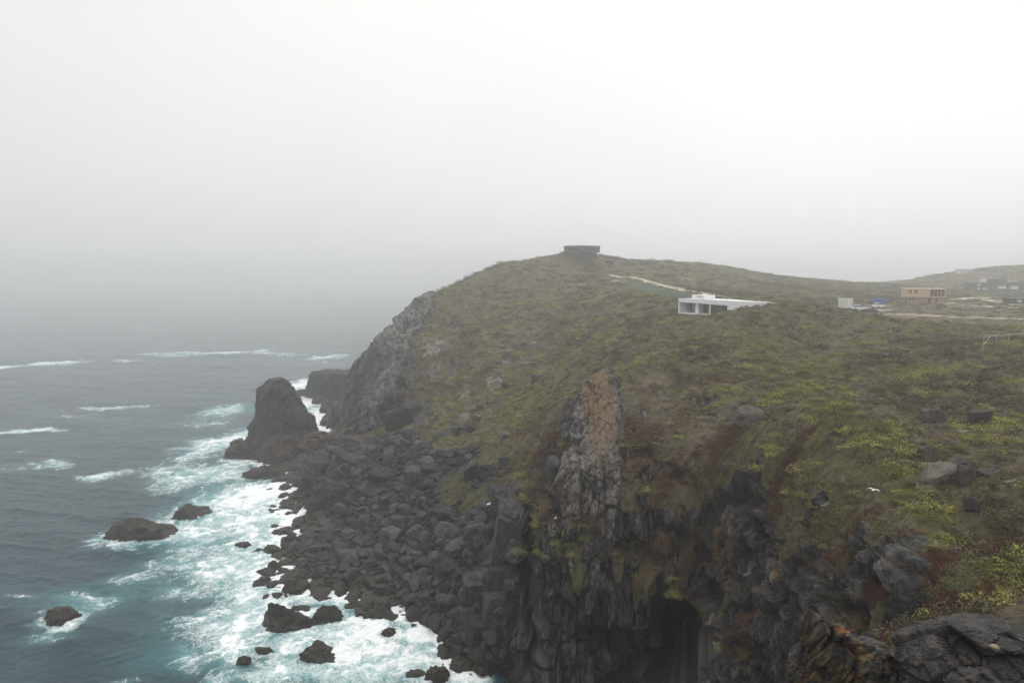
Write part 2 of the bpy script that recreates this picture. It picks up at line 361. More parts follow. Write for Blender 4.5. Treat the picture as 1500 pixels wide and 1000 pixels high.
    pale = np.maximum.reduce([0.8 * smooth(0.3, 0.7, tan + .2 * n2) * smooth(16, 28, Z + 6 * n1),
        blobs(X, Y, [(880,640,18,70,1.0),(868,580,20,30,1.1),(870,735,24,28,1.0),(885,760,8,30,.6),(950,690,26,12,.9),(990,700,10,10,.7),(1330,850,30,12,.9),(1275,885,9,18,.9),(1250,830,12,10,.7),(1215,850,10,20,.6),(925,600,10,26,.8),(945,610,10,22,.8),
          (1010,620,18,14,.7),(1055,720,12,12,.8),(845,700,26,26,.9),(850,740,30,20,.8),(875,690,26,50,.8),(1210,745,8,8,1.0),(640,540,40,30,.7),(700,520,30,20,.6),(600,450,40,20,.8),(560,560,40,50,.9),(680,610,16,14,.9),(960,800,30,20,.35),(1130,820,10,14,.7),(895,780,14,20,.4),(1360,800,30,20,.3)])])
    pale = np.maximum.reduce([pale, hillrock, 0.7 * gr])
    pale = np.maximum(pale, 0.85 * smooth(.4, .8, butt + .45 * n2) * smooth(.0, .3, fbm(x / 2.5, y / 2.5, z / 5, 3, 84) + .35 - .3 * (Z < 22)))
    warm = blobs(X, Y, [(872,562,28,24,1.3),(868,640,26,60,.8),(905,570,30,14,.5),(835,690,16,20,.8),(960,640,14,50,.8),(955,690,16,20,.9),(550,530,26,30,.5),(955,842,34,10,1.2),(1000,560,60,30,.5),(920,760,12,60,.4),(820,720,20,20,.7),(1040,710,24,30,.6),(1340,930,30,16,.9),(1010,600,70,60,.62),(950,610,50,70,.7),(1050,670,50,50,.5),(980,720,50,30,.6),(1040,560,80,20,.5),(1430,860,30,20,.5),(1360,800,40,16,.4)])
    red = np.maximum(0.75 * smooth(0.02, 0.9, dark + 0.0) * (1 - smooth(0.8, 1.0, dark)), blobs(X, Y, [(1130,730,60,26,.9),(1190,790,40,30,.9),(1300,810,60,16,.9),(1350,830,60,22,.9),(1250,780,60,18,.7),(1010,680,90,50,.65),(940,650,50,60,.5),(1060,650,60,40,.75),(980,590,80,30,.4),(1330,900,60,30,.8),(1400,880,60,30,.7),(800,660,50,30,.6),(760,640,60,20,.5),(1120,800,60,40,.8),(1460,800,50,50,.5),(740,690,50,18,.6)]))
    sage = blobs(X, Y, [(1250,720,60,40,.8),(1180,700,40,30,.6),(1300,760,60,24,.6),(1420,850,40,30,.8),(1350,890,40,20,.7),(660,710,25,20,1.0),(690,728,40,10,1.0),(580,615,40,10,.9),(850,850,14,14,.8),(1260,700,40,40,.6),(1200,820,30,20,.6),(1230,880,20,20,.7),(730,690,60,14,.7)])
    yel = blobs(X, Y, [(700,520,80,50,.5),(770,600,60,40,.9),(680,560,50,50,.6),(660,600,30,20,.5),(830,530,40,30,.6),(1150,570,100,40,.8),(1080,500,120,40,.6),(1250,540,120,40,.6),(1400,560,120,60,.6),(1480,620,60,40,.7),(1200,640,70,30,.8),(1300,650,60,30,.6),(850,460,120,40,.35),(640,640,14,14,.8)])
    fieldm = np.maximum(blobs(X, Y, [(1210,424,70,6,.55)]), soft_poly(X, Y, [(903,409),(930,413),(965,421),(1010,431),(1050,437),(1060,441),(1000,436),(975,436),(945,428),(920,418)], 2))
    dry = np.maximum(soft_poly(X, Y, [(1235,449),(1290,446),(1400,443),(1500,449),(1500,482),(1420,476),(1340,470),(1270,461)], 3), blobs(X, Y, [(960,620,60,70,.75),(1030,640,60,50,.7),(950,560,80,20,.6),(1000,720,70,30,.6),(1060,600,50,30,.5),(1450,445,60,6,.8),(1000,410,60,6,.6),(1080,420,80,8,.5)]))
    dirt = blobs(X, Y, [(1330,462,60,3,.7),(1420,463,50,3,.5),(1350,450,60,5,.45),(1240,457,16,3,.7),(1410,448,40,4,.4),(880,403,12,3,.5),(970,398,26,3,.5),(850,417,10,3,.9),(900,412,10,2,.9),(1000,408,40,4,.25),(1480,455,60,5,.3)])
    # displacement: broken, jointed rock; joints stand upright in the middle, lean down to the right on the right-hand cliff
    ang = np.where(X > 16, R(38), 0.0) * smooth(14, 24, X)
    ca, sa_ = np.cos(ang), np.sin(ang)
    p = x * ca + z * sa_; q = -x * sa_ + z * ca            # p across the beds, q along them
    big_e, big = voro(p / 2.7 + 0.25 * n1, y / 4.0, q / 7.0, 11)
    mid_e, mid = voro(p / 1.0 + 0.2 * n2, y / 1.7, q / 2.4, 12)
    sm_e, sm = voro(p / 0.5, y / 0.7, q / 1.1, 13)
    ribs = ridged(p / 5.0, y / 6.0, q / 26.0, 3, 15)
    steep = smooth(0.5, 1.2, sl)
    saw = lambda t: (lambda u: np.where(u < .80, u / .80, (1 - u) / .20))(t - np.floor(t))
    s1 = p / 2.6 + 0.9 * fbm(x / 7, y / 7, z / 7, 2, 21) + 0.25 * n2; s1 = saw(s1)
    s2 = p / 0.85 + 0.8 * fbm(x / 3, y / 3, z / 3, 2, 22); s2 = saw(s2)
    h1 = q / 5.5 + 1.3 * fbm(p / 3, y / 4, None, 2, 23); h1 = saw(h1)
    rgt = 1 - 0.55 * smooth(12, 18, X)
    def brick(tp, tq, wob, sd):
        a_ = p / tp + wob; r_ = np.floor(a_).astype(np.int64); z0_ = np.zeros_like(r_)
        ty = np.floor(y / (tp * 2.2) + 3 * _hash(r_, z0_, z0_, sd + 5)).astype(np.int64)
        b_ = q / tq + 7 * _hash(r_, ty, z0_, sd) + 0.35 * (a_ - r_) * (_hash(r_, ty, z0_, sd + 2) - .5); c_ = np.floor(b_).astype(np.int64)
        hh_ = _hash(r_, c_, ty, sd + 1); fa = a_ - r_; fb = b_ - c_
        gap = np.minimum(np.minimum(fa, 1 - fa) * tp, np.minimum(fb, 1 - fb) * tq)
        return hh_ - .5 + (fa - .5) * (_hash(r_, c_, ty, sd + 3) - .35) * .9 + (fb - .5) * (_hash(r_, c_, ty, sd + 4) - .5) * .6, gap, hh_
    bk1, g1, k1 = brick(2.9, 6.5, 0.22 * n1 + .04 * n2, 301); bk2, g2, k2 = brick(0.95, 2.3, 0.25 * n1 + 0.10 * n2, 311)
    bs = steep * (1 - smooth(125, 150, Y)) * (1 - smooth(.3, .6, beach))
    dR = steep * (1 - .7 * smooth(120, 170, Y)) * (0.75 * (s1 - .5) * (0.5 + h1) + 0.28 * (s2 - .5) + 0.5 * (h1 - .5)) + steep * (1.5 * big - 0.8 * (1 - smooth(0, 0.10, big_e)) + 0.6 * ribs) + (0.4 + 0.6 * steep) * (rgt * 0.9 * mid - rgt * 0.45 * (1 - smooth(0, 0.10, mid_e)) + 0.30 * sm - 0.10 * (1 - smooth(0, 0.12, sm_e))) + 0.25 * n1 * steep
    far = smooth(140, 230, Y)
    te, tb = voro(x / 8.5 + .2 * n1, y / 8.5, z / 13.0, 17); te2, tb2 = voro(x / 2.6, y / 3.0, z / 5.5, 18)
    dT = 3.4 * tb - 1.0 * (1 - smooth(0, .12, te)) + 1.1 * tb2 - .5 * (1 - smooth(0, .1, te2)) + 0.3 * sm + 0.5 * n2
    dR = dR * (1 - .45 * bs) + bs * (1.5 * bk1 + 0.62 * bk2 - .30 * (1 - smooth(0, .10, g1)) - .16 * (1 - smooth(0, .08, g2)))
    tk_ = smooth(.25, .6, tan); dR = dR * (1 - tk_) + dT * tk_
    dR = dR * (1 - .45 * smooth(.2, .6, butt))
    dR = dR * (1 - 0.2 * far) * (1 - 0.75 * smooth(0.3, 0.6, beach))
    dR = dR * (1 - 0.6 * near)
    cush = np.maximum(0, fbm(x / 1.3, y / 1.3, None, 3, 31)); tus = fbm(x / 0.45, y / 0.45, None, 2, 33)
    lump = fbm(x / 6, y / 6, None, 3, 35); humm = fbm(x / 20, y / 20, None, 3, 36)
    gully = -np.maximum(0, ridged(x / 16 + .2 * n1, y / 34, None, 3, 41) - 0.45)
    flat = 1 - smooth(38, 41, Z) * smooth(120, 150, Y) * (1 - smooth(300, 350, Y)) * smooth(40, 60, X)
    humm = humm * (1 - .75 * smooth(150, 190, Y) * smooth(10, 40, X)); lump = lump * (1 - .6 * smooth(150, 190, Y) * smooth(10, 40, X))
    dV = 0.60 * cush + 0.12 * tus + (0.5 * lump + 0.9 * humm * smooth(100, 160, Y)) * (0.25 + 0.75 * flat) + 1.6 * gully * flat * smooth(60, 100, Y)
    d = dR * R0 + dV * (1 - R0) * (0.35 + 0.65 * smooth(30, 45, Y))
    # house pads and the track stay level
    pad = np.zeros_like(X)
    for (cx, cyy, r) in PADS: pad = np.maximum(pad, 1 - smooth(r * 0.8, r * 1.4, np.hypot(X - cx, Y - cyy)))
    tm = track_mask(X, Y); tw = track_mask(X, Y, 4.0)
    d = d * (1 - pad) * (1 - 0.9 * np.maximum(tw, smooth(.3, .6, fieldm)))
    d = d * smooth(-3.5, 0.5, Z + 2)
    PX = X + nv[..., 0] * d; PY = Y + nv[..., 1] * d; PZ = Z + nv[..., 2] * d
    # sea cave and clefts: the face steps back into the cliff
    def cleft(x0, x1, z0, z1, depth, ymin, ymax, soft=0.35):
        nonlocal PX, PY
        wob = 0.7 * vnoise(z / 2.1, y * 0 + x0, None, 77) + 0.45 * vnoise(z / .6, y / .6, None, 79)
        wob2 = 0.9 * vnoise(x / 1.5, y * 0 + z1, None, 78) 
        m = smooth(x0 - soft, x0 + soft, PX + wob) * (1 - smooth(x1 - soft, x1 + soft, PX + wob)) * smooth(z0 - soft, z0 + soft, PZ) * (1 - smooth(z1 - soft, z1 + soft, PZ + wob2)) * ((Y > ymin) & (Y < ymax))
        PX = PX + 4 * m * (1 - m) * min(depth, 3) * (.35 * vnoise(z / 1.1, y / 1.1 + x0, None, 83) + .18 * vnoise(z / .4, y / .4, None, 85))
        PY = PY + depth * m * (1 + .12 * vnoise(x / 1.3, z / 1.6, None, 86)); PX = PX + depth * m * x1 / 77.0
    cleft(16.8, 21.8, 2.0, 11.6, 20.0, 66, 92)
    cleft(10.2, 16.8, 1.6, 7.5, 2.2, 66, 88, 1.2)
    cleft(1.6, 3.4, 2.0, 18.5, 6.0, 76, 112)
    cleft(13.4, 18.4, 15.6, 17.4, 2.2, 74, 92, .5)
    cleft(15.4, 18.2, 26.0, 27.3, 1.6, 78, 92, .3)
    cleft(19.6, 21.2, 24.6, 26.4, 1.8, 76, 92, .3)
    cleft(25.4, 27.6, 22.8, 24.4, 1.5, 60, 82, .3)
    # plants take hold on ledges and in soil pockets of the cliff
    _P = np.stack([PX, PY, PZ], -1); _k = 2
    _du = np.zeros_like(_P); _dv = np.zeros_like(_P); _du[:, _k:-_k] = _P[:, 2 * _k:] - _P[:, :-2 * _k]; _dv[_k:-_k] = _P[2 * _k:] - _P[:-2 * _k]
    _n = np.cross(_du, _dv); _nz = np.abs(_n[..., 2]) / (np.linalg.norm(_n, axis=-1) + 1e-9)
    pocket = fbm(x / 3.2, y / 3.2, z / 4.2, 3, 87)
    zone = smooth(0.2, 0.6, dark) * (1 - smooth(0.5, .9, pale))
    ledge = zone * smooth(8, 15, Z + 3 * pocket) * smooth(0.50, 0.66, _nz * 0.55 + 0.27 + 0.42 * pocket + 0.10 * n2) * (1 - .75 * smooth(21, 25, X))
    R0 = R0 * (1 - ledge)
    warm = np.maximum(warm, zone * smooth(12, 20, Z) * smooth(0.18, 0.42, fbm(x / 3.5, y / 3.5, z / 6, 3, 88)) * 0.95)
    red = np.maximum(red, ledge * 0.9 * (X > 18)); sage = np.maximum(sage, ledge * .55 * smooth(.1, .4, fbm(x / 5, y / 5, z / 5, 2, 89)))
    pale = np.maximum(pale, zone * smooth(8, 14, Z) * smooth(0.16, 0.42, fbm(x / 2.4, y / 2.4, z / 4.5, 3, 90)) * 0.9)
    edge = np.clip(smooth(0.80, 0.97, s1) * 0.9 + smooth(0.85, 0.98, s2) * 0.5, 0, 1) * steep * smooth(-.35, .25, n2)
    blk = np.clip(0.5 + (0.9 * mid + 0.8 * big) * (1 - .7 * bs) + bs * (.55 * (k2 - .5) + .35 * (k1 - .5)), 0, 1)
    idx = np.arange(nx * ny).reshape(ny, nx)
    f = np.stack([idx[:-1, :-1], idx[:-1, 1:], idx[1:, 1:], idx[1:, :-1]], -1).reshape(-1, 4)
    zq = PZ.ravel()[f].max(1); f = f[zq > -3.4]
    used = np.zeros(nx * ny, bool); used[f.ravel()] = True; remap = np.cumsum(used) - 1
    V = np.stack([PX, PY, PZ], -1).reshape(-1, 3)[used]; f = remap[f]
    me = mesh_np('terrain', V, f); rf = np.clip(R0, 0, 1).ravel()[used][f].mean(1); me.polygons.foreach_set('use_smooth', rf < 0.5)
    R1 = np.clip(R0, 0, 1); 
    for nme, a in (('rock', R1), ('pale', pale), ('warm', warm), ('red', red), ('sage', sage), ('yel', yel), ('field', fieldm), ('dirt', np.maximum(dirt, 0)), ('track', tm), ('beach', beach), ('dry', dry), ('blk', blk), ('edge', edge),
                   ('crack', np.maximum.reduce([(1 - smooth(0, 0.07, big_e)) * steep, 0.8 * (1 - smooth(0, 0.08, mid_e)), 0.5 * (1 - smooth(0, 0.1, sm_e)), bs * (1 - smooth(0, .12, g1)), .8 * bs * (1 - smooth(0, .09, g2))]))):
        add_attr(me, nme, a.ravel()[used])
    rg = lambda A: A
    return me, dict(X=X, Y=Y, PX=PX, PY=PY, PZ=PZ, R=R1, red=red, sage=sage, yel=yel, sl=sl, tan=tan, beach=beach, field=fieldm, tm=tm, pad=pad, warm=warm, dirt=dirt, nv=nv, ledge=ledge, dry=dry, brown=blobs(X, Y, [(960,620,70,90,1.0),(1040,650,70,70,.9),(950,560,90,24,.7)]))

TRACKS = [([(899,405),(905,406),(930,407),(960,416),(1000,424.5),(1040,431.5),(1060,434.5),(1080,437),(1118,441.6),(1132,444)], 2.2),
          ([(1500,447),(1470,444),(1440,439),(1420,437),(1395,440),(1370,441)], 3.2),
          ([(1418,437),(1440,436)], 3.5), ([(1385,445),(1500,452)], 1.3), ([(1290,459),(1350,461),(1400,464),(1500,467)], 1.1)]
_TW = []
for pts, w in TRACKS:
    q = [pts[0]]
    for a, b in zip(pts[:-1], pts[1:]):
        n = max(1, int(math.hypot(b[0] - a[0], (b[1] - a[1]) * 3) / 6)); q += [(a[0] + (b[0] - a[0]) * i / n, a[1] + (b[1] - a[1]) * i / n) for i in range(1, n + 1)]
    _TW.append(([hit(*p, 28, 620)[:2] for p in q], w))
def track_mask(X, Y, k=1.0):
    m = np.zeros(X.shape)
    for pts, w in _TW:
        for a, b in zip(pts[:-1], pts[1:]):
            ab = b - a; t = np.clip(((X - a[0]) * ab[0] + (Y - a[1]) * ab[1]) / (ab @ ab), 0, 1)
            d = np.hypot(X - a[0] - t * ab[0], Y - a[1] - t * ab[1]); m = np.maximum(m, 1 - smooth(w * 0.8 * k, w * 1.25 * k, d))
    return m
PADS = [(45.7, 141.3, 8), (hit(1353,445)[0], hit(1353,445)[1] + 5, 9), (hit(1260,452)[0], hit(1260,452)[1], 9), (31.5, 309, 8)]

def terrain_mat():
    t = NT('terrain_ground', 0.95)
    rock, pale, warm, red, sage, yel = (t.attr(a) for a in ('rock', 'pale', 'warm', 'red', 'sage', 'yel'))
    nA = t.noise(0.35, 6, 0.6); nB = t.noise(1.6, 6, 0.65); nC = t.noise(7.0, 5, 0.7); nD = t.noise(22.0, 3, 0.7)
    # low scrub
    c = t.mix(t.ramp(nB, 0.38, 0.62), (0.040, 0.031, 0.018), (0.135, 0.105, 0.062))
    c = t.mix(t.ramp(nA, 0.46, 0.66), c, t.mix(t.ramp(nC, 0.35, 0.65), (0.066, 0.068, 0.022), (0.150, 0.143, 0.048)))
    c = t.mix(t.math('MULTIPLY', t.ramp(nC, 0.5, 0.72), 0.5), c, (0.115, 0.095, 0.062))
    yl = t.ramp(t.math('ADD', t.math('MULTIPLY', yel, 0.35), t.noise(0.8, 5, 0.6)), 0.68, 0.82)
    c = t.mix(yl, c, t.mix(t.ramp(nC, 0.35, 0.65), (0.065, 0.068, 0.018), (0.15, 0.145, 0.035)))
    rd = t.ramp(t.math('ADD', t.math('MULTIPLY', red, 0.42), t.noise(0.9, 5, 0.65)), 0.66, 0.84)
    c = t.mix(rd, c, t.mix(t.ramp(nC, 0.35, 0.65), (0.034, 0.016, 0.012), (0.085, 0.042, 0.030)))
    sg = t.ramp(t.math('ADD', t.math('MULTIPLY', sage, 0.40), t.noise(1.3, 5, 0.7)), 0.70, 0.88)
    c = t.mix(sg, c, t.mix(t.ramp(nC, 0.3, 0.6), (0.06, 0.062, 0.035), (0.17, 0.17, 0.10)))
    wr = t.ramp(t.math('ADD', t.math('MULTIPLY', warm, 0.45), t.noise(1.1, 5, 0.65)), 0.70, 0.95)
    soil = t.mix(t.ramp(nC, 0.35, 0.65), (0.10, 0.066, 0.040), (0.20, 0.145, 0.095))
    c = t.mix(t.math('MULTIPLY', wr, 0.75), c, soil)
    c = t.mix(t.ramp(t.attr('field'), 0.45, 0.6), c, t.mix(t.ramp(nC, 0.3, 0.7), (0.030, 0.050, 0.027), (0.048, 0.072, 0.040)))
    c = t.mix(t.math('MULTIPLY', t.ramp(t.math('ADD', t.attr('dry'), t.math('MULTIPLY', nB, 0.5)), 0.5, 0.9), 0.8), c, t.mix(t.ramp(nC, 0.3, 0.7), (0.10, 0.082, 0.052), (0.21, 0.175, 0.115)))
    dm = t.ramp(t.math('ADD', t.attr('dirt'), t.math('MULTIPLY', nB, 0.5)), 0.62, 0.86)
    c = t.mix(dm, c, t.mix(nC, (0.17, 0.13, 0.095), (0.32, 0.26, 0.20)))
    tk = t.ramp(t.math('ADD', t.attr('track'), t.math('MULTIPLY', t.math('SUBTRACT', nB, 0.5), 0.7)), 0.35, 0.6)
    c = t.mix(tk, c, t.mix(nC, (0.40, 0.34, 0.26), (0.56, 0.49, 0.38)))
    # rock
    vst = t.mapv(t.pos, (1.0, 1.0, 0.28)); nS = t.noise(1.3, 7, 0.7, vst); nT = t.noise(4.5, 6, 0.7, vst)
    r = t.mix(t.ramp(t.math('ADD', t.math('MULTIPLY', nS, 0.6), t.math('MULTIPLY', t.attr('blk'), 0.45)), 0.30, 0.78), (0.009, 0.009, 0.010), (0.095, 0.092, 0.092))
    r = t.mix(t.math('MULTIPLY', t.attr('edge'), t.ramp(nT, 0.35, 0.6)), r, (0.20, 0.185, 0.17))
    r = t.mix(t.math('MULTIPLY', t.ramp(nT, 0.52, 0.75), 0.55), r, (0.085, 0.082, 0.080))
    pm = t.ramp(t.math('ADD', t.math('MULTIPLY', pale, 0.42), t.noise(0.9, 7, 0.72, vst)), 0.74, 0.90)
    r = t.mix(pm, r, t.mix(t.ramp(nT, 0.3, 0.7), (0.11, 0.095, 0.083), (0.33, 0.30, 0.275)))
    wm = t.ramp(t.math('ADD', t.math('MULTIPLY', warm, 0.45), nS), 0.74, 0.95)
    r = t.mix(wm, r, t.mix(t.ramp(nT, 0.3, 0.7), (0.15, 0.092, 0.048), (0.30, 0.205, 0.125)))
    r = t.mix(t.math('MULTIPLY', t.ramp(t.noise(14, 3, 0.6), 0.70, 0.76), 0.45), r, (0.30, 0.29, 0.27))
    r = t.mix(t.math('MULTIPLY', t.attr('crack'), 0.75), r, (0.005, 0.005, 0.005))
    sp = t.N.new('ShaderNodeSeparateXYZ'); t.L.new(t.pos, sp.inputs[0])
    wet = t.ramp(t.math('ADD', sp.outputs['Z'], t.math('MULTIPLY', nB, 2.5)), 4.2, 1.6)
    r = t.mix(wet, r, (0.018, 0.014, 0.010))
    m = t.ramp(t.math('ADD', rock, t.math('MULTIPLY', t.math('SUBTRACT', nC, 0.5), 0.9)), 0.42, 0.58)
    col = t.mix(m, c, r)
    b1 = t.bump(nT, 0.9, 0.25); b2 = t.bump(nD, 0.8, 0.06, b1)
    bv = t.bump(nC, 1.0, 0.16, b2)
    rough = t.ramp(wet, 0, 1, 0.92, 0.45)
    return t.done(col, bv, rough)
me_t, TG = terrain()
ter = link('terrain', me_t, terrain_mat()); tag(ter, kind='structure')
ter['label'] = 'scrub covered headland with dark sea cliffs and gullies'

# sample a scattering of spots on the finished surface, by area
def surf_points(n, mask, seed):
    r = np.random.default_rng(seed)
    X, Y = TG['PX'], TG['PY']
    A = np.abs((X[:-1, 1:] - X[:-1, :-1]) * (Y[1:, :-1] - Y[:-1, :-1])) + 1e-6
    w = (A * mask[:-1, :-1]).ravel(); c = np.cumsum(w); k = np.searchsorted(c, r.random(n) * c[-1])
    j, i = np.unravel_index(k, A.shape)
    a, b = r.random(n)[:, None], r.random(n)[:, None]
    V = np.stack([TG['PX'], TG['PY'], TG['PZ']], -1)
    p = V[j, i] * (1 - a) * (1 - b) + V[j, i + 1] * a * (1 - b) + V[j + 1, i] * (1 - a) * b + V[j + 1, i + 1] * a * b
    return p, j, i
# ------------------------------------------------------------------ sea
FOAM = [(410,800,40,60,.8),(430,740,30,40,.9),(380,890,50,40,.7),(640,960,40,40,.9),(380,740,60,34,.85),(330,730,50,30,.7),(400,880,50,50,.8),(360,820,50,40,.65),(560,930,90,50,.8),(470,950,90,50,.75),(330,900,50,50,.5),(300,830,70,30,.45),(250,780,70,24,.4), # (u, v, half width, half height in photo units, strength)
 (300,652,34,22,1.0),(355,640,30,20,.9),(320,690,60,14,.75),(270,705,50,14,.6),(480,602,34,16,1.4),(455,590,24,9,1.2),(500,600,16,14,1.2),(432,565,24,10,1.2),(470,615,28,10,1.2),
 (425,700,26,14,1.4),(400,720,50,20,1.3),(430,745,26,20,1.4),(390,760,50,18,1.1),(350,735,40,20,.9),(300,770,50,14,.6),(430,780,26,16,1.3),(370,790,40,16,.9),(320,745,36,12,.8),
 (400,830,26,26,1.3),(365,860,26,36,1.0),(330,830,40,20,.65),(390,905,36,20,1.1),(350,940,26,30,1.0),(430,900,40,16,1.2),(470,850,40,12,1.3),(500,880,40,18,1.2),(450,930,50,20,1.0),
 (540,920,40,30,1.1),(600,950,50,26,1.0),(620,920,30,20,1.3),(560,970,60,24,.9),(500,960,50,24,.9),(650,985,40,20,1.2),(690,990,24,12,1.5),(430,975,50,20,.85),(380,985,40,20,.9),(320,985,30,16,.6),
 (585,870,30,10,1.2),(520,855,40,8,1.1),(250,690,60,10,.5),(230,720,40,10,.4),(150,700,26,10,.55),(40,680,50,10,.35),
 (205,775,52,24,.62),(150,790,30,14,.6),(270,775,60,20,.7),(280,800,40,20,.55),(250,830,60,12,.5),(90,900,50,20,.62),(130,880,60,10,.55),(60,930,50,12,.5),(190,850,50,10,.5),(280,900,40,20,.5),
 (260,865,60,12,.45),(40,875,40,6,.45),(190,985,30,8,.45),(280,960,30,16,.45),(470,690,10,6,1.2),(100,610,60,5,.55),(60,628,50,4,.95),(150,598,50,3,.8),(210,596,30,3,.6),(20,632,40,4,.8),
 (400,520,60,3,.85),(460,524,50,3,.8),(250,520,60,4,1.0),(200,529,30,3,1.0),(100,531,40,4,.85),(60,532,30,3,.8),(10,538,30,3,.95),(300,517,40,2.5,.8),(385,514,24,3,1.0),(470,530,40,3,.55),(340,518,30,2.5,.8),(500,520,20,3,.6),
 (390,543,40,5,.3),(70,683,30,6,.5),(30,660,30,6,.35),(140,700,16,8,.75),(205,478,20,1.2,.6),(90,487,20,1.2,.5),(180,545,30,3,.3),(330,550,50,4,.3),(240,620,60,6,.3),(330,600,40,10,.55),(300,620,40,8,.4)]
TEAL = [(330,600,60,16,.8),(300,640,50,20,.7),(330,700,80,30,.8),(280,740,80,30,.8),(240,800,120,30,.75),(170,860,120,26,.7),(330,800,80,40,.8),(380,870,80,60,.8),(500,950,120,50,.9),(600,940,60,40,.8),(300,900,120,50,.5),(100,890,100,30,.6),(430,720,60,60,.8),(480,600,40,20,.6),(60,960,100,30,.25),(250,960,120,30,.4)]
def sea():
    S = slope_of(np.array([1000.0]))[0]
    s1 = np.linspace(2.4, S + 0.02, 60)[:-1]; s2 = np.linspace(S + 0.02, 0.085, 780)[:-1]; s3 = np.geomspace(0.085, 0.006, 90)
    ys = CAMZ / np.concatenate([s1, s2, s3])
    tans = np.concatenate([np.linspace(-2.5, -0.80, 50)[:-1], np.linspace(-0.80, 0.03, 900)[:-1], np.linspace(0.03, 2.5, 90)])
    ny, nx = len(ys), len(tans)
    X = ys[:, None] * tans[None]; Y = np.repeat(ys[:, None], nx, 1)
    x = X.astype(np.float32); y = Y.astype(np.float32)
    ok = (Y < 760) & (X < 60)
    D = np.zeros_like(X); T = np.zeros_like(X); brk = 0.72 + 0.60 * fbm(x / 22, y / 40, None, 3, 50)
    wx = X + 3.5 * fbm(x / 9, y / 9, None, 3, 51) * np.clip(Y / 150, .6, 3); wy = Y + 5 * fbm(x / 12 + 9, y / 12, None, 3, 52) * np.clip(Y / 150, .6, 2.0)
    for lst, which in ((FOAM, 0), (TEAL, 1)):
        for (u, v, ru, rv, s) in lst:
            c = sea_pt(u, v); rx = ru * c[1] / 1000; ry = rv * (c[1] ** 2) / (CAMZ * 1000) 
            g = s * np.exp(-(((wx - c[0]) / rx) ** 2 + ((wy - c[1]) / ry) ** 2) ** (1.0 if rv > 5 else 1.3))
            if rv <= 6 and v < 660: g = g * brk
            if which == 0: D = 1 - (1 - D) * (1 - np.minimum(g, 1) * 0.85) if s < 1.15 else np.maximum(D, g)
            else: T = 1 - (1 - T) * (1 - np.minimum(g, 1))
    # shallow water round every bit of shore
    hh = H(X, Y); D = np.maximum(D, smooth(-3.0, -0.6, hh) * 1.1 * (Y < 330)) * (1 - smooth(-4, -1, X) * (Y < 100))
    for (rx_, ry_, rr) in SEA_ROCKS_XY:
        d = np.hypot(X - rx_, (Y - ry_)) / rr
        D = np.maximum(D, (0.62 - 0.55 * smooth(1.0, 2.0, d + .5 * fbm(x / 2, y / 2, None, 2, 66))) * (d < 2.4) * (rx_ > -1e3) * (1 - smooth(1.9, 2.4, d)))
    # drawn-out filaments, swept along the shore
    a = R(28); p = x * math.cos(a) + y * math.sin(a); q = -x * math.sin(a) + y * math.cos(a)
    w1 = fbm(x / 7, y / 7, None, 3, 61) * 1.6; w2 = fbm(x / 6, y / 6, None, 3, 62) * 1.6
    sc = np.clip(Y / 130, 1.0, 3.0)
    fil = ridged(p / (3.8 * sc) + w1, q / (2.2 * sc) + w2, None, 5, 63)
    fine = fbm(p / 1.1 + w1, q / 0.8 + w2, None, 4, 64)
    low = fbm(x / 14 + w1 * .3, y / 14, None, 3, 65)
    foam = np.clip(D * 1.25 - 0.40 + 0.50 * fil * np.clip(1.5 - D, .3, 1) + 0.22 * fine + 0.22 * low, 0, 1)
    foam = foam * smooth(0.04, 0.30, D)
    T = np.maximum(T * 1.0, 1.0 * D) * (0.75 + 0.5 * low)
    # swell
    damp = 1 - smooth(400, 1500, Y)
    cb = (y * 0.97 + x * 0.24)
    h = 0.38 * fbm(x / 26, cb / 11, None, 2, 71) + 0.30 * (ridged(x / 13 + w1 * .15, cb / 5.2, None, 3, 72)) + 0.11 * ridged(p / 3.0, q / 1.6, None, 3, 73) + 0.16 * fil * np.clip(D, 0, 1)
    big = 1.3 * np.exp(-((wy - sea_pt(350, 518)[1] - (X + 140) * 0.10) / 12) ** 2) * (X < -20)
    h = h * damp + big * 0.6 + 0.25 * foam * (0.5 + fine)
    V = np.stack([X, Y, h - 0.15], -1).reshape(-1, 3)
    idx = np.arange(nx * ny).reshape(ny, nx)
    f = np.stack([idx[:-1, :-1], idx[:-1, 1:], idx[1:, 1:], idx[1:, :-1]], -1).reshape(-1, 4)
    me = mesh_np('sea', V, f); add_attr(me, 'foam', foam.ravel()); add_attr(me, 'teal', np.clip(T, 0, 1).ravel()); add_attr(me, 'dens', np.clip(D, 0, 1).ravel())
    t = NT('sea_water', 0.12)
    fo, te, de = t.attr('foam'), t.attr('teal'), t.attr('dens')
    n1 = t.noise(0.10, 4, 0.6); n2 = t.noise(0.9, 6, 0.65, dist=0.6); n3 = t.noise(3.0, 5, 0.7, dist=0.8)
    c = t.mix(t.ramp(n1, 0.35, 0.65), (0.010, 0.031, 0.042), (0.018, 0.050, 0.062))
    c = t.mix(t.math('MULTIPLY', t.ramp(te, 0.15, 1.0), t.ramp(n2, 0.2, 0.75, 0.55, 1.0)), c, (0.06, 0.24, 0.25))
    def lines(n, w): return t.ramp(t.math('ABSOLUTE', t.math('SUBTRACT', n, 0.5)), w, 0.0)
    la = lines(t.noise(0.26, 4, 0.55, dist=1.8), 0.030); lb = lines(t.noise(0.75, 4, 0.55, dist=1.4), 0.045); lc = lines(t.noise(1.9, 4, 0.6, dist=1.0), 0.07)
    lace = t.math('MAXIMUM', la, t.math('MULTIPLY', t.math('MAXIMUM', lb, t.math('MULTIPLY', lc, t.ramp(fo, .15, .5))), 0.8))
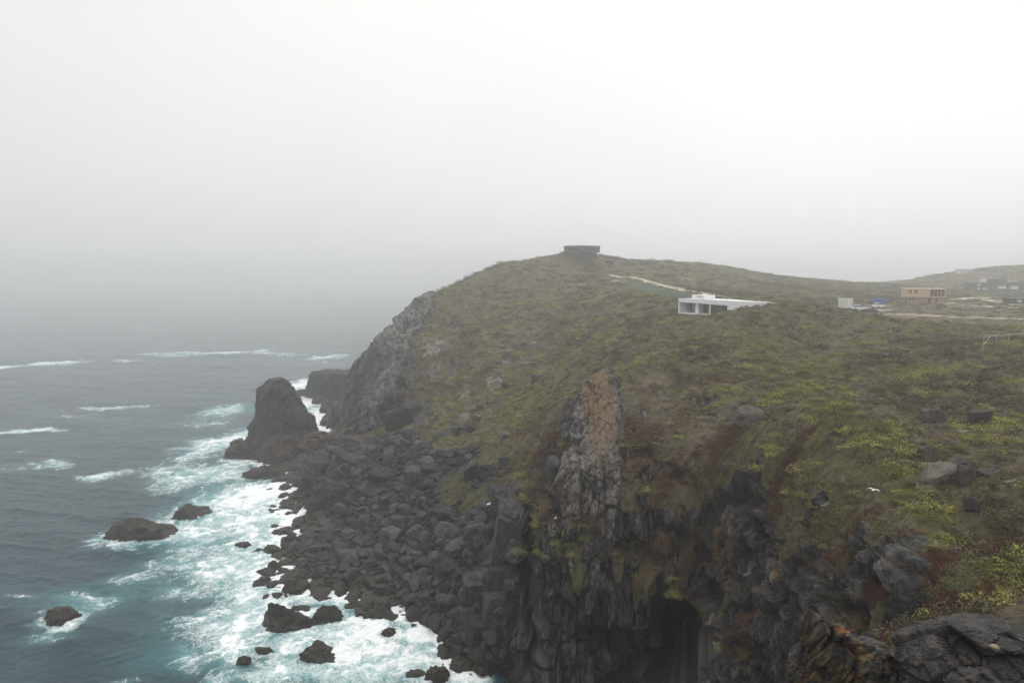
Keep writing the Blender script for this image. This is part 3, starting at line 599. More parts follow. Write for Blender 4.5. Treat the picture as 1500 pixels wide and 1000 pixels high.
    lace = t.math('MULTIPLY', lace, t.ramp(fo, 0.02, 0.40))
    patch = t.noise(0.45, 5, 0.6, dist=0.8)
    dense = t.ramp(t.math('ADD', fo, t.math('ADD', t.math('MULTIPLY', t.math('SUBTRACT', n3, 0.5), 0.55), t.math('MULTIPLY', t.math('SUBTRACT', patch, 0.5), 1.5))), 0.40, 0.86)
    ff = t.math('MAXIMUM', t.math('MULTIPLY', lace, 0.75), dense)
    c = t.mix(t.math('MULTIPLY', t.ramp(t.math('ADD', de, t.math('MULTIPLY', t.math('SUBTRACT', n2, .5), 0.5)), 0.10, 0.95), 0.80), c, (0.17, 0.40, 0.41))
    c = t.mix(ff, c, t.mix(t.ramp(n3, .3, .6), (0.62, 0.69, 0.70), (0.90, 0.91, 0.91)))
    b = t.bump(t.noise(0.55, 4, 0.6, t.mapv(t.pos, (0.5, 1.0, 1.0), (0, 0, R(12)))), 0.5, 0.5)
    b = t.bump(t.noise(2.2, 4, 0.65), 0.6, 0.16, b)
    b = t.bump(t.math('MULTIPLY', ff, n3), 0.6, 0.2, b)
    rough = t.ramp(ff, 0, 1, 0.16, 0.9)
    t.b.inputs['IOR'].default_value = 1.33; t.b.inputs['Specular IOR Level'].default_value = 0.36
    o = link('sea', me, t.done(c, b, rough)); tag(o, kind='structure')
# ------------------------------------------------------------------ rocks
def ico(sub):
    import bmesh
    bm = bmesh.new(); bmesh.ops.create_icosphere(bm, subdivisions=sub, radius=1.0)
    v = np.array([x.co[:] for x in bm.verts]); f = np.array([[q.index for q in p.verts] for p in bm.faces]); bm.free(); return v, f
_ICO = {k: ico(k) for k in (2, 3, 4, 5)}
def rock_shape(seed, sub=3, planes=13, rough=0.05, round_=0.12, boxy=False):
    r = np.random.default_rng(seed); v, f = _ICO[sub]
    n = r.normal(size=(planes, 3))
    if boxy: n[:6] = np.array([(1, 0, 0), (-1, 0, 0), (0, 1, 0), (0, -1, 0), (0, 0, 1), (0, 0, -1)]) + r.normal(0, .22, (6, 3))
    n = n * 1.0; n /= np.linalg.norm(n, axis=1, keepdims=True); d = r.uniform(0.62, 1.0, planes)
    if boxy: d[:6] = r.uniform(.66, .8, 6); d[6:] = r.uniform(.82, 1.05, planes - 6)
    dots = v @ n.T; t = np.where(dots > 0.05, d / np.maximum(dots, 0.05), 9)
    rad = np.minimum(t.min(1), 1.15)
    if round_: rad = (1 - round_) * rad + round_ * 0.85
    p = v * rad[:, None]; x, y, z = p.T
    nn = rough * (1.3 * fbm(x * 2.1 + seed, y * 2.1, z * 2.1, 3, seed) + 0.8 * ridged(x * 4 + seed, y * 4, z * 4, 3, seed + 5))
    if sub >= 4:
        e, c = voro(x * 3 + seed, y * 3, z * 2.2, seed); nn = nn + rough * (1.6 * c - 0.8 * (1 - smooth(0, .12, e)))
    return v * (rad + nn)[:, None], f
def shade_auto(me, ang=42):
    # creases where facets meet, smooth elsewhere
    n = len(me.polygons); nrm = np.empty(n * 3, np.float32); me.polygons.foreach_get('normal', nrm); nrm = nrm.reshape(-1, 3)
    le = np.empty(len(me.loops), np.int32); me.loops.foreach_get('edge_index', le)
    k = me.polygons[0].loop_total; pf = np.repeat(np.arange(n), k)
    o = np.argsort(le, kind='stable'); l2 = le[o]; p2 = pf[o]; same = np.nonzero(l2[1:] == l2[:-1])[0]
    dot = (nrm[p2[same]] * nrm[p2[same + 1]]).sum(1); sharp = np.zeros(len(me.edges), bool); sharp[l2[same]] = dot < math.cos(R(ang))
    a = me.attributes.new('sharp_edge', 'BOOLEAN', 'EDGE'); a.data.foreach_set('value', sharp)
def boulder_mat(name, dark, light, spots=(0.30, 0.29, 0.27), wetline=True, spot_at=0.72, warm=0.0, scale=1.0, warmcol=(0.15, 0.085, 0.045), vec='pos', greycap=0.5):
    t = NT(name, 0.85); V = t.pos
    a = t.noise(0.9 * scale, 6, 0.65); b = t.noise(4.5 * scale, 6, 0.7); g = t.noise(16 * scale, 4, 0.7)
    c = t.mix(t.ramp(a, 0.3, 0.7), dark, light)
    c = t.mix(t.math('MULTIPLY', t.ramp(b, 0.52, 0.75), 0.6), c, tuple(min(1, q * 2.0) for q in light))
    c = t.mix(t.ramp(b, 0.42, 0.28, 0, 0.6), c, tuple(q * 0.6 for q in dark))
    rnd = t.rand(); c = t.mix(1.0, c, t.mix(rnd, (0.48, 0.49, 0.53), (1.50, 1.42, 1.32)), 'MULTIPLY')
    c = t.mix(t.math('MULTIPLY', t.ramp(g, spot_at, spot_at + 0.05), 0.6), c, spots)
    if warm: c = t.mix(t.math('MULTIPLY', t.ramp(a, 0.62, 0.5), t.ramp(t.noise(0.5 * scale, 4, 0.6), 0.6 - 0.2 * warm, 0.75 - 0.2 * warm)), c, warmcol)
    sp = t.N.new('ShaderNodeSeparateXYZ'); t.L.new(t.pos, sp.inputs[0]); rough = 0.85
    if wetline:
        w = t.ramp(t.math('ADD', sp.outputs['Z'], t.math('MULTIPLY', a, 3.0)), 4.6, 2.2)
        c = t.mix(w, c, t.mix(t.ramp(b, 0.4, 0.65), (0.012, 0.009, 0.006), (0.050, 0.032, 0.016))); rough = t.ramp(w, 0, 1, 0.85, 0.42)
    n = t.bump(b, 0.9, 0.22 / scale); n = t.bump(g, 0.7, 0.05 / scale, n)
    return t.done(c, n, rough)
M_BLD = boulder_mat('basalt_boulder', (0.018, 0.018, 0.019), (0.068, 0.068, 0.071))
M_SEA = boulder_mat('wet_kelp_rock', (0.014, 0.012, 0.010), (0.048, 0.042, 0.034), warm=0.5, warmcol=(0.05, 0.035, 0.015))
M_STK = boulder_mat('sea_stack_rock', (0.018, 0.018, 0.018), (0.042, 0.041, 0.040), scale=0.5, spot_at=0.8, warm=0.0)
M_STB = boulder_mat('stack_foot_rock', (0.016, 0.014, 0.012), (0.055, 0.046, 0.038), scale=0.5, warm=0.9, warmcol=(0.13, 0.085, 0.055), wetline=True)
M_OUT = boulder_mat('lichen_grey_outcrop', (0.048, 0.044, 0.040), (0.115, 0.105, 0.095), wetline=False, scale=1.2)

def rock_obj(name, mesh, mat, loc, scl, rot, label, cat, group=None):
    o = link(name, mesh, mat); o.location = loc; o.scale = scl; o.rotation_euler = rot
    tag(o, label, cat, group); return o

# boulder field
PROTO = []
for k in range(16):
    v, f = rock_shape(100 + k, 4, 8 + k % 6, 0.045, 0.02 + 0.08 * (k % 4 == 0), boxy=k % 2 == 0); me = mesh_np('boulder', v, f); shade_auto(me, 30); me.materials.append(M_BLD); PROTO.append(me)
_bpoly = [hit(*p)[:2] for p in BEACH]
def beach_field():
    r = np.random.default_rng(21)
    xs = np.array([p[0] for p in _bpoly]); ys = np.array([p[1] for p in _bpoly])
    cand = []
    placed = []; scrub = [(hit(*q)[:2], w_) for q, w_ in (((662,700), 3.2), ((668,722), 3.0), ((700,728), 3.2), ((735,712), 3.5), ((700,680), 3.0), ((640,690), 2.2), ((760,700), 3.0))]
    cell = {}
    def free(x, y, rad, k=0.72):
        R_ = int(rad + 3)
        for i in range(int(x) // 2 - 3, int(x) // 2 + 4):
            for j in range(int(y) // 2 - 3, int(y) // 2 + 4):
                for (a, b, c) in cell.get((i, j), ()):
                    if (a - x) ** 2 + (b - y) ** 2 < ((c + rad) * k) ** 2: return False
        return True
    radii = np.concatenate([r.uniform(1.4, 2.1, 45), r.uniform(1.0, 1.4, 200), r.uniform(0.62, 1.0, 900), r.uniform(0.36, 0.62, 4500), r.uniform(0.2, 0.36, 8000)])
    X = r.uniform(xs.min() - 3, xs.max() + 3, 60000); Y = r.uniform(ys.min() - 3, ys.max() + 3, 60000)
    keep = in_poly(X, Y, _bpoly) & (H(X, Y) > -0.9); X = X[keep]; Y = Y[keep]; k = 0
    for rad in radii:
        for _ in range(4):
            if k >= len(X): k = 0; X = X + r.normal(0, .3, len(X)); Y = Y + r.normal(0, .3, len(Y))
            x, y = X[k], Y[k]; k += 1
            if y < 95 and rad > 1.3 and x > -6: continue
            if any(math.hypot(x - c_[0], y - c_[1]) < w_ + rad * .3 for c_, w_ in scrub): continue
            if free(x, y, rad): 
                placed.append((x, y, rad)); cell.setdefault((int(x) // 2, int(y) // 2), []).append((x, y, rad)); break
    return placed
BF = beach_field()
def seen_size(b): return b[2] / b[1]
BF.sort(key=seen_size, reverse=True)
def rock_rest(b, r):
    x, y, rad = b; z = float(H(x, y)); s = (rad * r.uniform(.85, 1.25), rad * r.uniform(.8, 1.15), rad * r.uniform(.62, .95))
    return (x, y, z + s[2] * 0.22), s, (r.uniform(-.5, .5), r.uniform(-.5, .5), r.uniform(0, 6.28))
_r = np.random.default_rng(5)
ZONES = [('beside the massive rounded rock mass at the shore edge', 480, 690), ('under the dark crag at the foot of the green slope', 590, 680), ('below the egg shaped boulder in the yellow scrub', 690, 745),
         ('left of the tall flat topped block at the gully mouth', 720, 790), ('above the big square brown boulder in the surf', 560, 850), ('above the corner of the white inlet', 505, 815),
         ('behind the domed rock at the waterline', 500, 755), ('in the middle of the boulder heap', 600, 770), ('above the dark kelp rock right of the inlet', 640, 855), ('left of the leaning black slab at the cliff foot', 690, 870),
         ('at the foot of the cliff near the bottom edge', 680, 960), ('just right of the brown rocks at the sea stack foot', 490, 650), ('in the upper heap right of the rock mass', 545, 715), ('in the heap below the yellow scrub patch', 640, 740)]
ORD = ['largest', 'second largest', 'third largest', 'fourth largest', 'fifth largest', 'sixth largest', 'seventh largest', 'eighth largest']
def to_uv(x, y, z):
    dz = z - CAMZ; f = y * CA - dz * SA; w_ = y * SA + dz * CA
    return 750 + FPX * x / f, 500 - FPX * w_ / f
_cnt = {}
def zone_label(x, y, z, zones, what, small, nmax):
    u, v = to_uv(x, y, z); k = min(zones, key=lambda q: (q[1] - u) ** 2 + (q[2] - v) ** 2)[0]
    n = _cnt.get((what, k), 0); _cnt[(what, k)] = n + 1
    return ('%s %s %s' % (ORD[n], what, k)) if n < nmax else '%s %s' % (small, k)
NIND = 250
for k, b in enumerate(BF[:NIND]):
    loc, s, rot = rock_rest(b, _r)
    rock_obj('boulder', PROTO[int(_r.integers(16))], None, loc, s, rot, zone_label(loc[0], loc[1], loc[2], ZONES, 'black boulder', 'smaller black boulder', 8), 'boulder', 'black boulders heaped on the shore')
def rubble():
    VV = []; FF = []; off = 0; r = np.random.default_rng(9)
    lo = []
    for k in range(10):
        v, f = rock_shape(300 + k, 2, 9, 0.04, 0.04, boxy=k % 2 == 0); lo.append((v, f))
    from mathutils import Euler
    for b in BF[NIND:]:
        loc, s, rot = rock_rest(b, r); v, f = lo[int(r.integers(10))]
        m = np.array(Euler(rot).to_matrix()); VV.append((v * np.array(s)) @ m.T + np.array(loc)); FF.append(f + off); off += len(v)
    me = mesh_np('rubble', np.concatenate(VV), np.concatenate(FF)); shade_auto(me, 32)
    o = link('rubble', me, M_BLD); tag(o, 'small black stones filling the gaps between the shore boulders', 'rubble', kind='stuff')
rubble()

# rocks standing in the surf: (u, v of the foot, width, height in photo units, label)
SEA_ROCKS = [
 (207,790,82,40,'long flat topped rock alone in open water, largest of the offshore rocks'),
 (277,757,56,20,'low oval rock just right of the largest offshore rock'),
 (91,912,52,26,'small split brown rock with spray, leftmost of all the rocks'),
 (548,905,52,42,'big square brown boulder at the edge of the surf'),
 (468,968,58,32,'dark wave washed rock with foam streaming over it'),
 (413,925,72,48,'broad seaweed covered rock in the white surf'),
 (432,872,40,34,'brown rock left of the shore boulders in the surf'),
 (482,915,42,34,'kelp hung rock between two larger surf rocks'),
 (402,836,20,18,'small rounded rock at the outer edge of the boulder shore'),
 (386,960,26,20,'small dark rock near the foot of the photograph'),
 (358,975,22,18,'reddish rock low in the surf beside a darker one'),
 (356,802,26,11,'low wet rock awash left of the boulder shore'),
 (398,812,26,16,'jagged little rock standing in white foam'),
 (440,895,26,14,'flat brown rock behind the seaweed covered rock'),
 (455,918,24,14,'little dark rock between two seaweed rocks'),
 (482,607,30,22,'pointed rock in the white channel behind the sea stack'),
 (493,614,20,9,'low rock under the pointed one in the white channel'),
 (571,932,24,18,'smooth black rock with waves pouring off it'),
 (640,1000,34,30,'black rock with kelp at the lower edge of the surf'),
 (500,872,22,16,'brown rock at the corner of the white inlet'),
 (520,888,20,14,'small brown rock against the big square boulder'),
 (425,798,34,18,'slanting brown rock on the outer shore'),
 (455,832,46,22,'long brown rock at the water edge'),
 (378,810,14,8,'tiny wet rock in the foam off the shore'),
 (592,885,30,24,'brown kelp rock touching the inlet'),
 (625,905,30,26,'dark kelp rock right of the inlet'),
 (420,705,40,12,'thin low rock lying in foam below the stack'),
 (432,690,12,6,'tiny rock in the foam pool below the stack'),
 (606,988,30,8,'flat rock barely above the foam'),
]
SEA_ROCKS_XY = []
def add_sea_rocks():
    r = np.random.default_rng(33)
    for i, (u, v, w, h, lab) in enumerate(SEA_ROCKS):
        c = sea_pt(u, v - h * 0.20); d = c[1] / 1000.0
        W_ = w * d / 2 * 1.02; Hh = h * d * 0.62; Dp = W_ * r.uniform(0.6, 0.85)
        vv, f = rock_shape(500 + i, 4, 9, 0.12, 0.03); me = mesh_np('sea_rock', vv, f); shade_auto(me, 38)
        rock_obj('sea_rock', me, M_SEA, (c[0], c[1], -Hh * 0.15), (W_, Dp, Hh * 1.1), (0, 0, r.uniform(-.35, .35)), lab, 'rock', 'rocks standing in the surf')
        SEA_ROCKS_XY.append((c[0], c[1], max(W_, Dp)))
add_sea_rocks()
for q in ((365,672,52),(430,680,44),(480,580,30)):
    c = sea_pt(q[0], q[1]); SEA_ROCKS_XY.append((c[0], c[1], q[2] * c[1] / 2000))

def waterline():
    r = np.random.default_rng(55); n = 0; src = []; todo = []
    for k in range(6):
        vv, f = rock_shape(540 + k, 4, 9, 0.11, 0.03); me = mesh_np('kelp_rock', vv, f); shade_auto(me, 36); me.materials.append(M_SEA); src.append(me)
    xs = [p[0] for p in _bpoly]; ys = [p[1] for p in _bpoly]
    while n < 120:
        x, y = r.uniform(min(xs) - 9, 2), r.uniform(82, 175); h = float(H(x, y))
        if not (-2.2 < h < 0.3): continue
        if r.random() < 0.55 * smooth(0, -2.2, h) + .25: continue
        s = r.uniform(.45, 1.6) * (1.35 if h > -1 else .8)
        todo.append((s, x, y, lambda lab, s=s, x=x, y=y, m_=src[int(r.integers(6))], z_=r.uniform(-.35, .1), sc=(s * r.uniform(.9, 1.4), s * r.uniform(.7, 1.1), s * r.uniform(.5, .85)), ro=(r.uniform(-.2, .2), r.uniform(-.2, .2), r.uniform(0, 6.28)):
                 rock_obj('kelp_rock', m_, None, (x, y, z_), sc, ro, lab, 'rock', 'kelp covered rocks along the waterline')))
        SEA_ROCKS_XY.append((x, y, s)) if n % 3 == 0 else None
        n += 1
    KZ = [('below the sea stack foot', 440, 710), ('in the surf left of the domed rock', 440, 755), ('near the small outer rocks in white foam', 405, 800), ('by the long brown rock at the water edge', 450, 835),
          ('near the broad seaweed covered rock', 420, 900), ('around the corner of the white inlet', 510, 865), ('beside the big square brown boulder', 560, 895), ('at the right side of the inlet', 620, 915), ('by the cliff foot at the bottom edge', 670, 975)]
    todo.sort(key=lambda q: -q[0])
    for s_, x, y, mk in todo: mk(zone_label(x, y, 0, KZ, 'kelp covered rock', 'small kelp covered rock', 6))
waterline()

def loft(name, Y, prof, depth, mat, label, cat, seed, group=None, sq=2.6, amp=0.5, cell=(0.35, 0.15), strata=0.0, lean=0.0, sharp=False, rings=110, seg=150):
    """a standing rock: outline widths at several heights, rounded-square plan, broken surface"""
    L = np.array([P(l, v, Y) for v, l, r in prof]); Rr = np.array([P(r, v, Y) for v, l, r in prof])
    zz = L[:, 2][::-1]; lx = L[:, 0][::-1]; rx = Rr[:, 0][::-1]
    t = np.linspace(0, 1, rings); Z = zz[0] + (zz[-1] - zz[0]) * t; lxs = np.interp(Z, zz, lx); rxs = np.interp(Z, zz, rx)
    a = np.linspace(0, 2 * math.pi, seg, endpoint=False)
    cx = (lxs + rxs) / 2; hw = (rxs - lxs) / 2; hd = hw * depth
    ct, st = np.cos(a), np.sin(a); k = (np.abs(ct) ** sq + np.abs(st) ** sq) ** (-1 / sq)
    X = cx[:, None] + hw[:, None] * (ct * k)[None]; Yv = Y + lean * (Z - Z[0])[:, None] + hd[:, None] * (st * k)[None]; Zv = np.repeat(Z[:, None], seg, 1)
    x, y, z = X, Yv, Zv; c1, c2 = cell
    ca, s_ = math.cos(strata), math.sin(strata); p = x * ca + z * s_; q = -x * s_ + z * ca
    e1, h1 = voro(p * c1 + seed, y * c1, q * c2, seed); e2, h2 = voro(p * c1 * 3 + seed, y * c1 * 3, q * c2 * 3, seed + 1)
    d = amp * (1.5 * h1 - 0.5 * (1 - smooth(0, .1, e1)) + 0.6 * h2 - 0.25 * (1 - smooth(0, .1, e2)) + 0.7 * fbm(x * c1, y * c1, z * c1, 4, seed) + 0.25 * ridged(p * c1 * 7, y * c1 * 7, q * c2 * 3, 3, seed + 3))
    d = d * np.minimum(1, hw[:, None] / (amp * 2.0))
    X = X + d * (ct * k)[None]; Yv = Yv + d * (st * k)[None]; Zv = Zv + 0.5 * d * t[:, None]
    V = np.stack([X, Yv, Zv], -1).reshape(-1, 3); idx = np.arange(rings * seg).reshape(rings, seg)
    f = np.stack([idx[:-1], np.roll(idx, -1, 1)[:-1], np.roll(idx, -1, 1)[1:], idx[1:]], -1).reshape(-1, 4)
    top = V[-seg:].mean(0) + np.array((0, 0, 0.15 * amp)); V = np.vstack([V, top]); n = len(V) - 1
    tri = np.array([[idx[-1, i], idx[-1, (i + 1) % seg], n, n] for i in range(seg)])
    me = bpy.data.meshes.new(name); me.from_pydata(V.tolist(), [], f.tolist() + [t_[:3].tolist() for t_ in tri]); me.update()
    me.polygons.foreach_set('use_smooth', [not sharp] * len(me.polygons))
    o = link(name, me, mat); tag(o, label, cat, group); return o

Ys = sea_pt(420, 662)[1]
loft('sea_stack', Ys, [(555,399,411),(558,394,416),(564,390,422),(569,384,428),(576,382,433),(585,381,440),(600,379,446),(612,375,450),(625,370,455),(640,366,466),(652,362,478),(668,357,486),(690,354,490)], 0.8, M_STK,
     'tall dark grey sea stack rising from the surf at the tip of the boulder shore', 'sea stack', 41, amp=0.95, cell=(0.2, 0.10), sq=2.7, strata=0.1, sharp=True)
loft('rock', Ys - 4, [(645,345,368),(650,338,378),(660,333,392),(672,331,398),(684,333,400),(700,335,400)], 0.7, M_STB, 'rounded brown rock lobe at the left foot of the sea stack', 'rock', 42, 'rocks at the foot of the sea stack', amp=0.6, cell=(0.3, 0.25), sq=2.2)
loft('rock', Ys - 9, [(640,395,420),(650,388,428),(665,384,436),(680,378,440),(694,372,436),(705,370,436)], 0.7, M_STB, 'pale streaked orange brown rock in front of the sea stack', 'rock', 43, 'rocks at the foot of the sea stack', amp=0.6, cell=(0.3, 0.14), sq=2.2, strata=-0.3)
loft('rock', Ys - 5, [(634,452,470),(640,440,484),(652,428,490),(665,425,486),(680,422,478),(695,422,474)], 0.75, M_STB, 'dark sloping rock joining the sea stack to the boulder shore', 'rock', 44, 'rocks at the foot of the sea stack', amp=0.7, cell=(0.25, 0.2), sq=2.2, strata=0.5)
loft('rock', sea_pt(400,697)[1], [(682,385,402),(688,370,412),(695,358,416),(704,350,414),(712,350,410)], 0.5, M_STB, 'low brown ledge in the foam just below the sea stack', 'rock', 45, 'rocks at the foot of the sea stack', amp=0.5, cell=(0.4, 0.3), sq=2.2)
loft('rock', sea_pt(480,720)[1] , [(655,470,492),(672,450,520),(690,444,530),(720,445,530),(760,450,520)], 0.8, M_BLD, 'massive rounded black rock mass at the outer edge of the boulder shore', 'rock', 46, amp=0.8, cell=(0.2, 0.16), sq=2.3)
loft('rock', sea_pt(480,748)[1], [(704,470,496),(712,458,506),(728,452,512),(748,450,510),(775,452,505)], 0.8, M_BLD, 'hazy dark domed rock at the waterline below the massive black rock', 'rock', 47, amp=0.6, cell=(0.24, 0.2), sq=2.2)
loft('rock', sea_pt(480,580)[1], [(544,460,528),(547,457,532),(556,454,536),(568,451,538),(580,449,540),(592,447,540)], 0.7, M_STK, 'flat topped dark rock wall jutting seaward behind the sea stack', 'rock', 48, amp=0.8, cell=(0.2, 0.12), sq=3.2)
loft('rock', sea_pt(440,579)[1], [(570,440,452),(573,433,458),(580,428,462),(588,428,462)], 0.6, M_STK, 'low ledge at the left foot of the flat topped rock wall', 'rock', 49, amp=0.5, cell=(0.3, 0.3), sq=2.3)
loft('rock', sea_pt(465,590)[1], [(580,462,474),(586,458,478),(594,458,480)], 0.7, M_STK, 'small block under the flat topped rock wall in the channel', 'rock', 50, amp=0.4, cell=(0.3, 0.3))

# foreground rocks on the near promontory
def fore_mat(name, orange):
    t = NT(name, 0.8); v = t.mapv(t.pos, (1, 1, 1), (0, R(-32), 0)); vs = t.mapv(v, (1.0, 1.0, 0.16))
    a = t.noise(0.9, 7, 0.65, vs); b = t.noise(5, 6, 0.7, vs); g = t.noise(34, 4, 0.7); h = t.noise(1.4, 5, 0.6)
    c = t.mix(t.ramp(a, 0.3, 0.7), (0.018, 0.017, 0.017), (0.062, 0.058, 0.056))
    c = t.mix(t.math('MULTIPLY', t.ramp(b, 0.5, 0.72), 0.6), c, (0.13, 0.12, 0.11))
    if orange:
        c = t.mix(t.math('MULTIPLY', t.ramp(a, 0.50, 0.40), t.ramp(h, 0.40, 0.52)), c, t.mix(t.ramp(b, 0.4, 0.6), (0.09, 0.055, 0.022), (0.19, 0.13, 0.06)))
        c = t.mix(t.math('MULTIPLY', t.ramp(t.noise(1.1, 5, 0.6), 0.62, 0.66), t.ramp(b, 0.4, 0.6)), c, (0.28, 0.10, 0.022))
    c = t.mix(t.math('MULTIPLY', t.ramp(t.noise(2.6, 7, 0.75), 0.52, 0.62), 0.45), c, (0.16, 0.13, 0.115))
    c = t.mix(t.math('MULTIPLY', t.ramp(t.noise(40, 3, 0.7), 0.60, 0.68), 0.5), c, (0.26, 0.25, 0.23))
    ck = t.vor(0.9, t.mapv(t.mix(0.12, v, t.N.new('ShaderNodeTexNoise').outputs[1]), (1, 1, .3)), 'DISTANCE_TO_EDGE'); c = t.mix(t.math('MULTIPLY', t.ramp(ck, 0.02, 0.0), t.ramp(h, .45, .55)), c, (0.008, 0.008, 0.008))
    c = t.mix(t.ramp(t.noise(1.7, 7, 0.75), 0.70, 0.73), c, (0.5, 0.5, 0.47))
    c = t.mix(t.ramp(b, 0.40, 0.30, 0, 0.7), c, (0.008, 0.007, 0.006))
    n = t.bump(b, 1.0, 0.14); n = t.bump(g, 0.9, 0.035, n); n = t.bump(t.noise(9, 6, .75), .7, .05, n)
    return t.done(c, n, 0.8)
FR = [loft('rock', 18.0, [(893,1181,1188),(900,1178,1200),(915,1174,1222),(932,1172,1252),(945,1170,1280),(965,1166,1305),(985,1162,1322),(1010,1158,1332),(1060,1150,1345),(1130,1140,1360),(1230,1120,1380)], 0.55, fore_mat('foreground_rock_orange', True),
     'jagged near rock with orange lichen streaks and a white bird stained tip', 'rock', 61, amp=0.22, cell=(1.1, 0.35), sq=2.0, strata=R(-35), sharp=True, rings=210, seg=260),
 loft('rock', 17.0, [(914,1415,1446),(918,1402,1458),(928,1385,1478),(942,1362,1498),(960,1342,1520),(980,1328,1540),(1005,1322,1560),(1060,1310,1600),(1150,1290,1650),(1250,1280,1680)], 0.8, fore_mat('foreground_rock_grey', False),
     'broad grey domed rock nearest the camera in the bottom right corner', 'rock', 62, amp=0.22, cell=(0.8, 0.4), sq=2.1, strata=R(40), sharp=True, rings=210, seg=260)]

# boulders and outcrops lying on the slopes
OUTC = [
 (1098,615,46,30,'broad flat grey boulder alone near the head of the gully'),
 (1368,617,40,34,'rounded grey boulder, left one of the upper pair on the right slope'),
 (1440,617,32,34,'pale jointed boulder, right one of the upper pair on the right slope'),
 (1346,655,22,22,'small tilted slab above the large slabs on the right slope'),
 (1362,668,30,28,'pale slab leaning behind the largest slab on the right slope'),
 (1381,702,54,42,'largest rounded grey slab lying on the right slope'),
 (1404,684,30,22,'tan block perched behind the largest slab'),
 (1417,703,28,42,'upright pointed slab touching the largest slab'),
 (1425,745,24,30,'lone upright stone just below the group of slabs'),
 (1450,700,34,26,'low broken outcrop right of the group of slabs'),
 (1482,712,18,16,'small pale stone near the right edge below the fence'),
 (1290,524,26,16,'pale boulder beside a yellow bush below the containers'),
 (1277,523,10,12,'narrow grey stone touching the pale boulder below the containers'),
 (1327,515,12,8,'small grey stone right of the pale boulder below the containers'),
 (1315,483,14,10,'pale stone high on the plateau edge'),
 (1345,484,8,5,'tiny tan stone high on the plateau edge'),
 (1213,748,20,16,'small pale stone with a flat face above the striped cliff'),
 (1413,636,24,12,'flat slabs half buried beneath the pale jointed boulder'),
 (785,557,16,22,'upright pale stone standing on the far green slope'),
 (692,697,28,38,'large egg shaped dark boulder in the yellow scrub above the shore'),
 (712,690,24,26,'dark block just right of the egg shaped boulder'),
 (738,680,20,24,'second dark block right of the egg shaped boulder'),
 (742,640,22,14,'reddish overhung stone on the lower green slope'),
 (690,630,14,14,'grey stone on the lower green slope above the scrub'),
 (672,632,20,18,'dark wedge of rock at the foot of the green slope'),
 (699,612,12,10,'small pale stone mid slope'),
 (744,517,12,9,'small grey stone on the far green slope'),
 (668,472,18,9,'pale ledge high on the far slope'),
 (706,518,10,10,'pale pointed stone on the upper far slope'),
 (740,565,10,10,'little pale stone halfway down the far slope'),
 (812,379,14,8,'boulder on the skyline left of the hilltop house'),
 (620,440,12,10,'crag notch stone on the left skyline of the headland'),
 (613,447,16,20,'square crag standing on the left skyline of the headland'),
 (697,402,8,6,'small knob on the skyline above the far slope'),
 (892,384,14,6,'low stone on the skyline right of the hilltop house'),
 (845,404,8,4,'small pale stone below the hilltop house'),
 (583,622,50,48,'dark crag at the foot of the green slope above the shore'),
 (612,600,20,20,'grey knob on top of the dark crag'),
]
def add_out():
    r = np.random.default_rng(77)
    for i, (u, v, w, h, lab) in enumerate(OUTC):
        c = hit(u, v + h * 0.18); d = c[1] / 1000.0
        vv, f = rock_shape(800 + i, 4, 9, 0.05, 0.0, boxy=True); me = mesh_np('boulder', vv, f); shade_auto(me, 34)
        m = M_BLD if v > 585 and 560 < u < 760 and i not in (22, 25) else M_OUT
        rock_obj('boulder', me, m, (c[0], c[1] + w * d * 0.15, c[2] + h * d * 0.22), (w * d / 2 * 1.05, w * d / 2 * 0.8, h * d / 2 * 1.05), (r.uniform(-.15, .15), r.uniform(-.15, .15), r.uniform(-.4, .4)), lab, 'boulder', 'boulders lying on the slopes')
add_out()
# big jointed blocks leaning on the cliff foot
BLK = [(668,815,40,36,'angular black crag breaking through the middle of the boulder heap'),(610,700,46,30,'dark angular crag at the top of the boulder heap'),(700,790,40,44,'squared black crag left of the tall flat topped block'),(655,760,30,26,'low black crag poking out above the middle of the heap'),(560,705,40,30,'slanted dark crag behind the massive rounded rock'),(735,860,40,60,'upright black slab leaning against the cliff foot'),(745,800,58,120,'tall flat topped black block wedged at the gully mouth'),(725,900,40,60,'leaning black slab below the tall flat topped block'),(700,870,44,50,'wide black block at the left of the cliff foot'),
       (705,940,50,60,'cracked black block just above the surf at the cliff foot'),(812,700,22,60,'slim dark pillar standing beside the rusty buttress')]
def add_blk():
    r = np.random.default_rng(78)
    for i, (u, v, w, h, lab) in enumerate(BLK):
        c = hit(u, v); d = c[1] / 1000.0
        vv, f = rock_shape(900 + i, 5, 10, 0.04, 0.0, boxy=True); vv = np.sign(vv) * np.abs(vv) ** 0.85; me = mesh_np('rock', vv, f); shade_auto(me, 30)
        rock_obj('rock', me, M_BLD, (c[0], c[1] + w * d * 0.2, c[2]), (w * d / 2 * 1.1, w * d / 2, h * d / 2 * 1.1), (r.uniform(-.1, .1), r.uniform(-.12, .12), r.uniform(-.3, .3)), lab, 'rock', 'black blocks at the cliff foot')
add_blk()
sea()
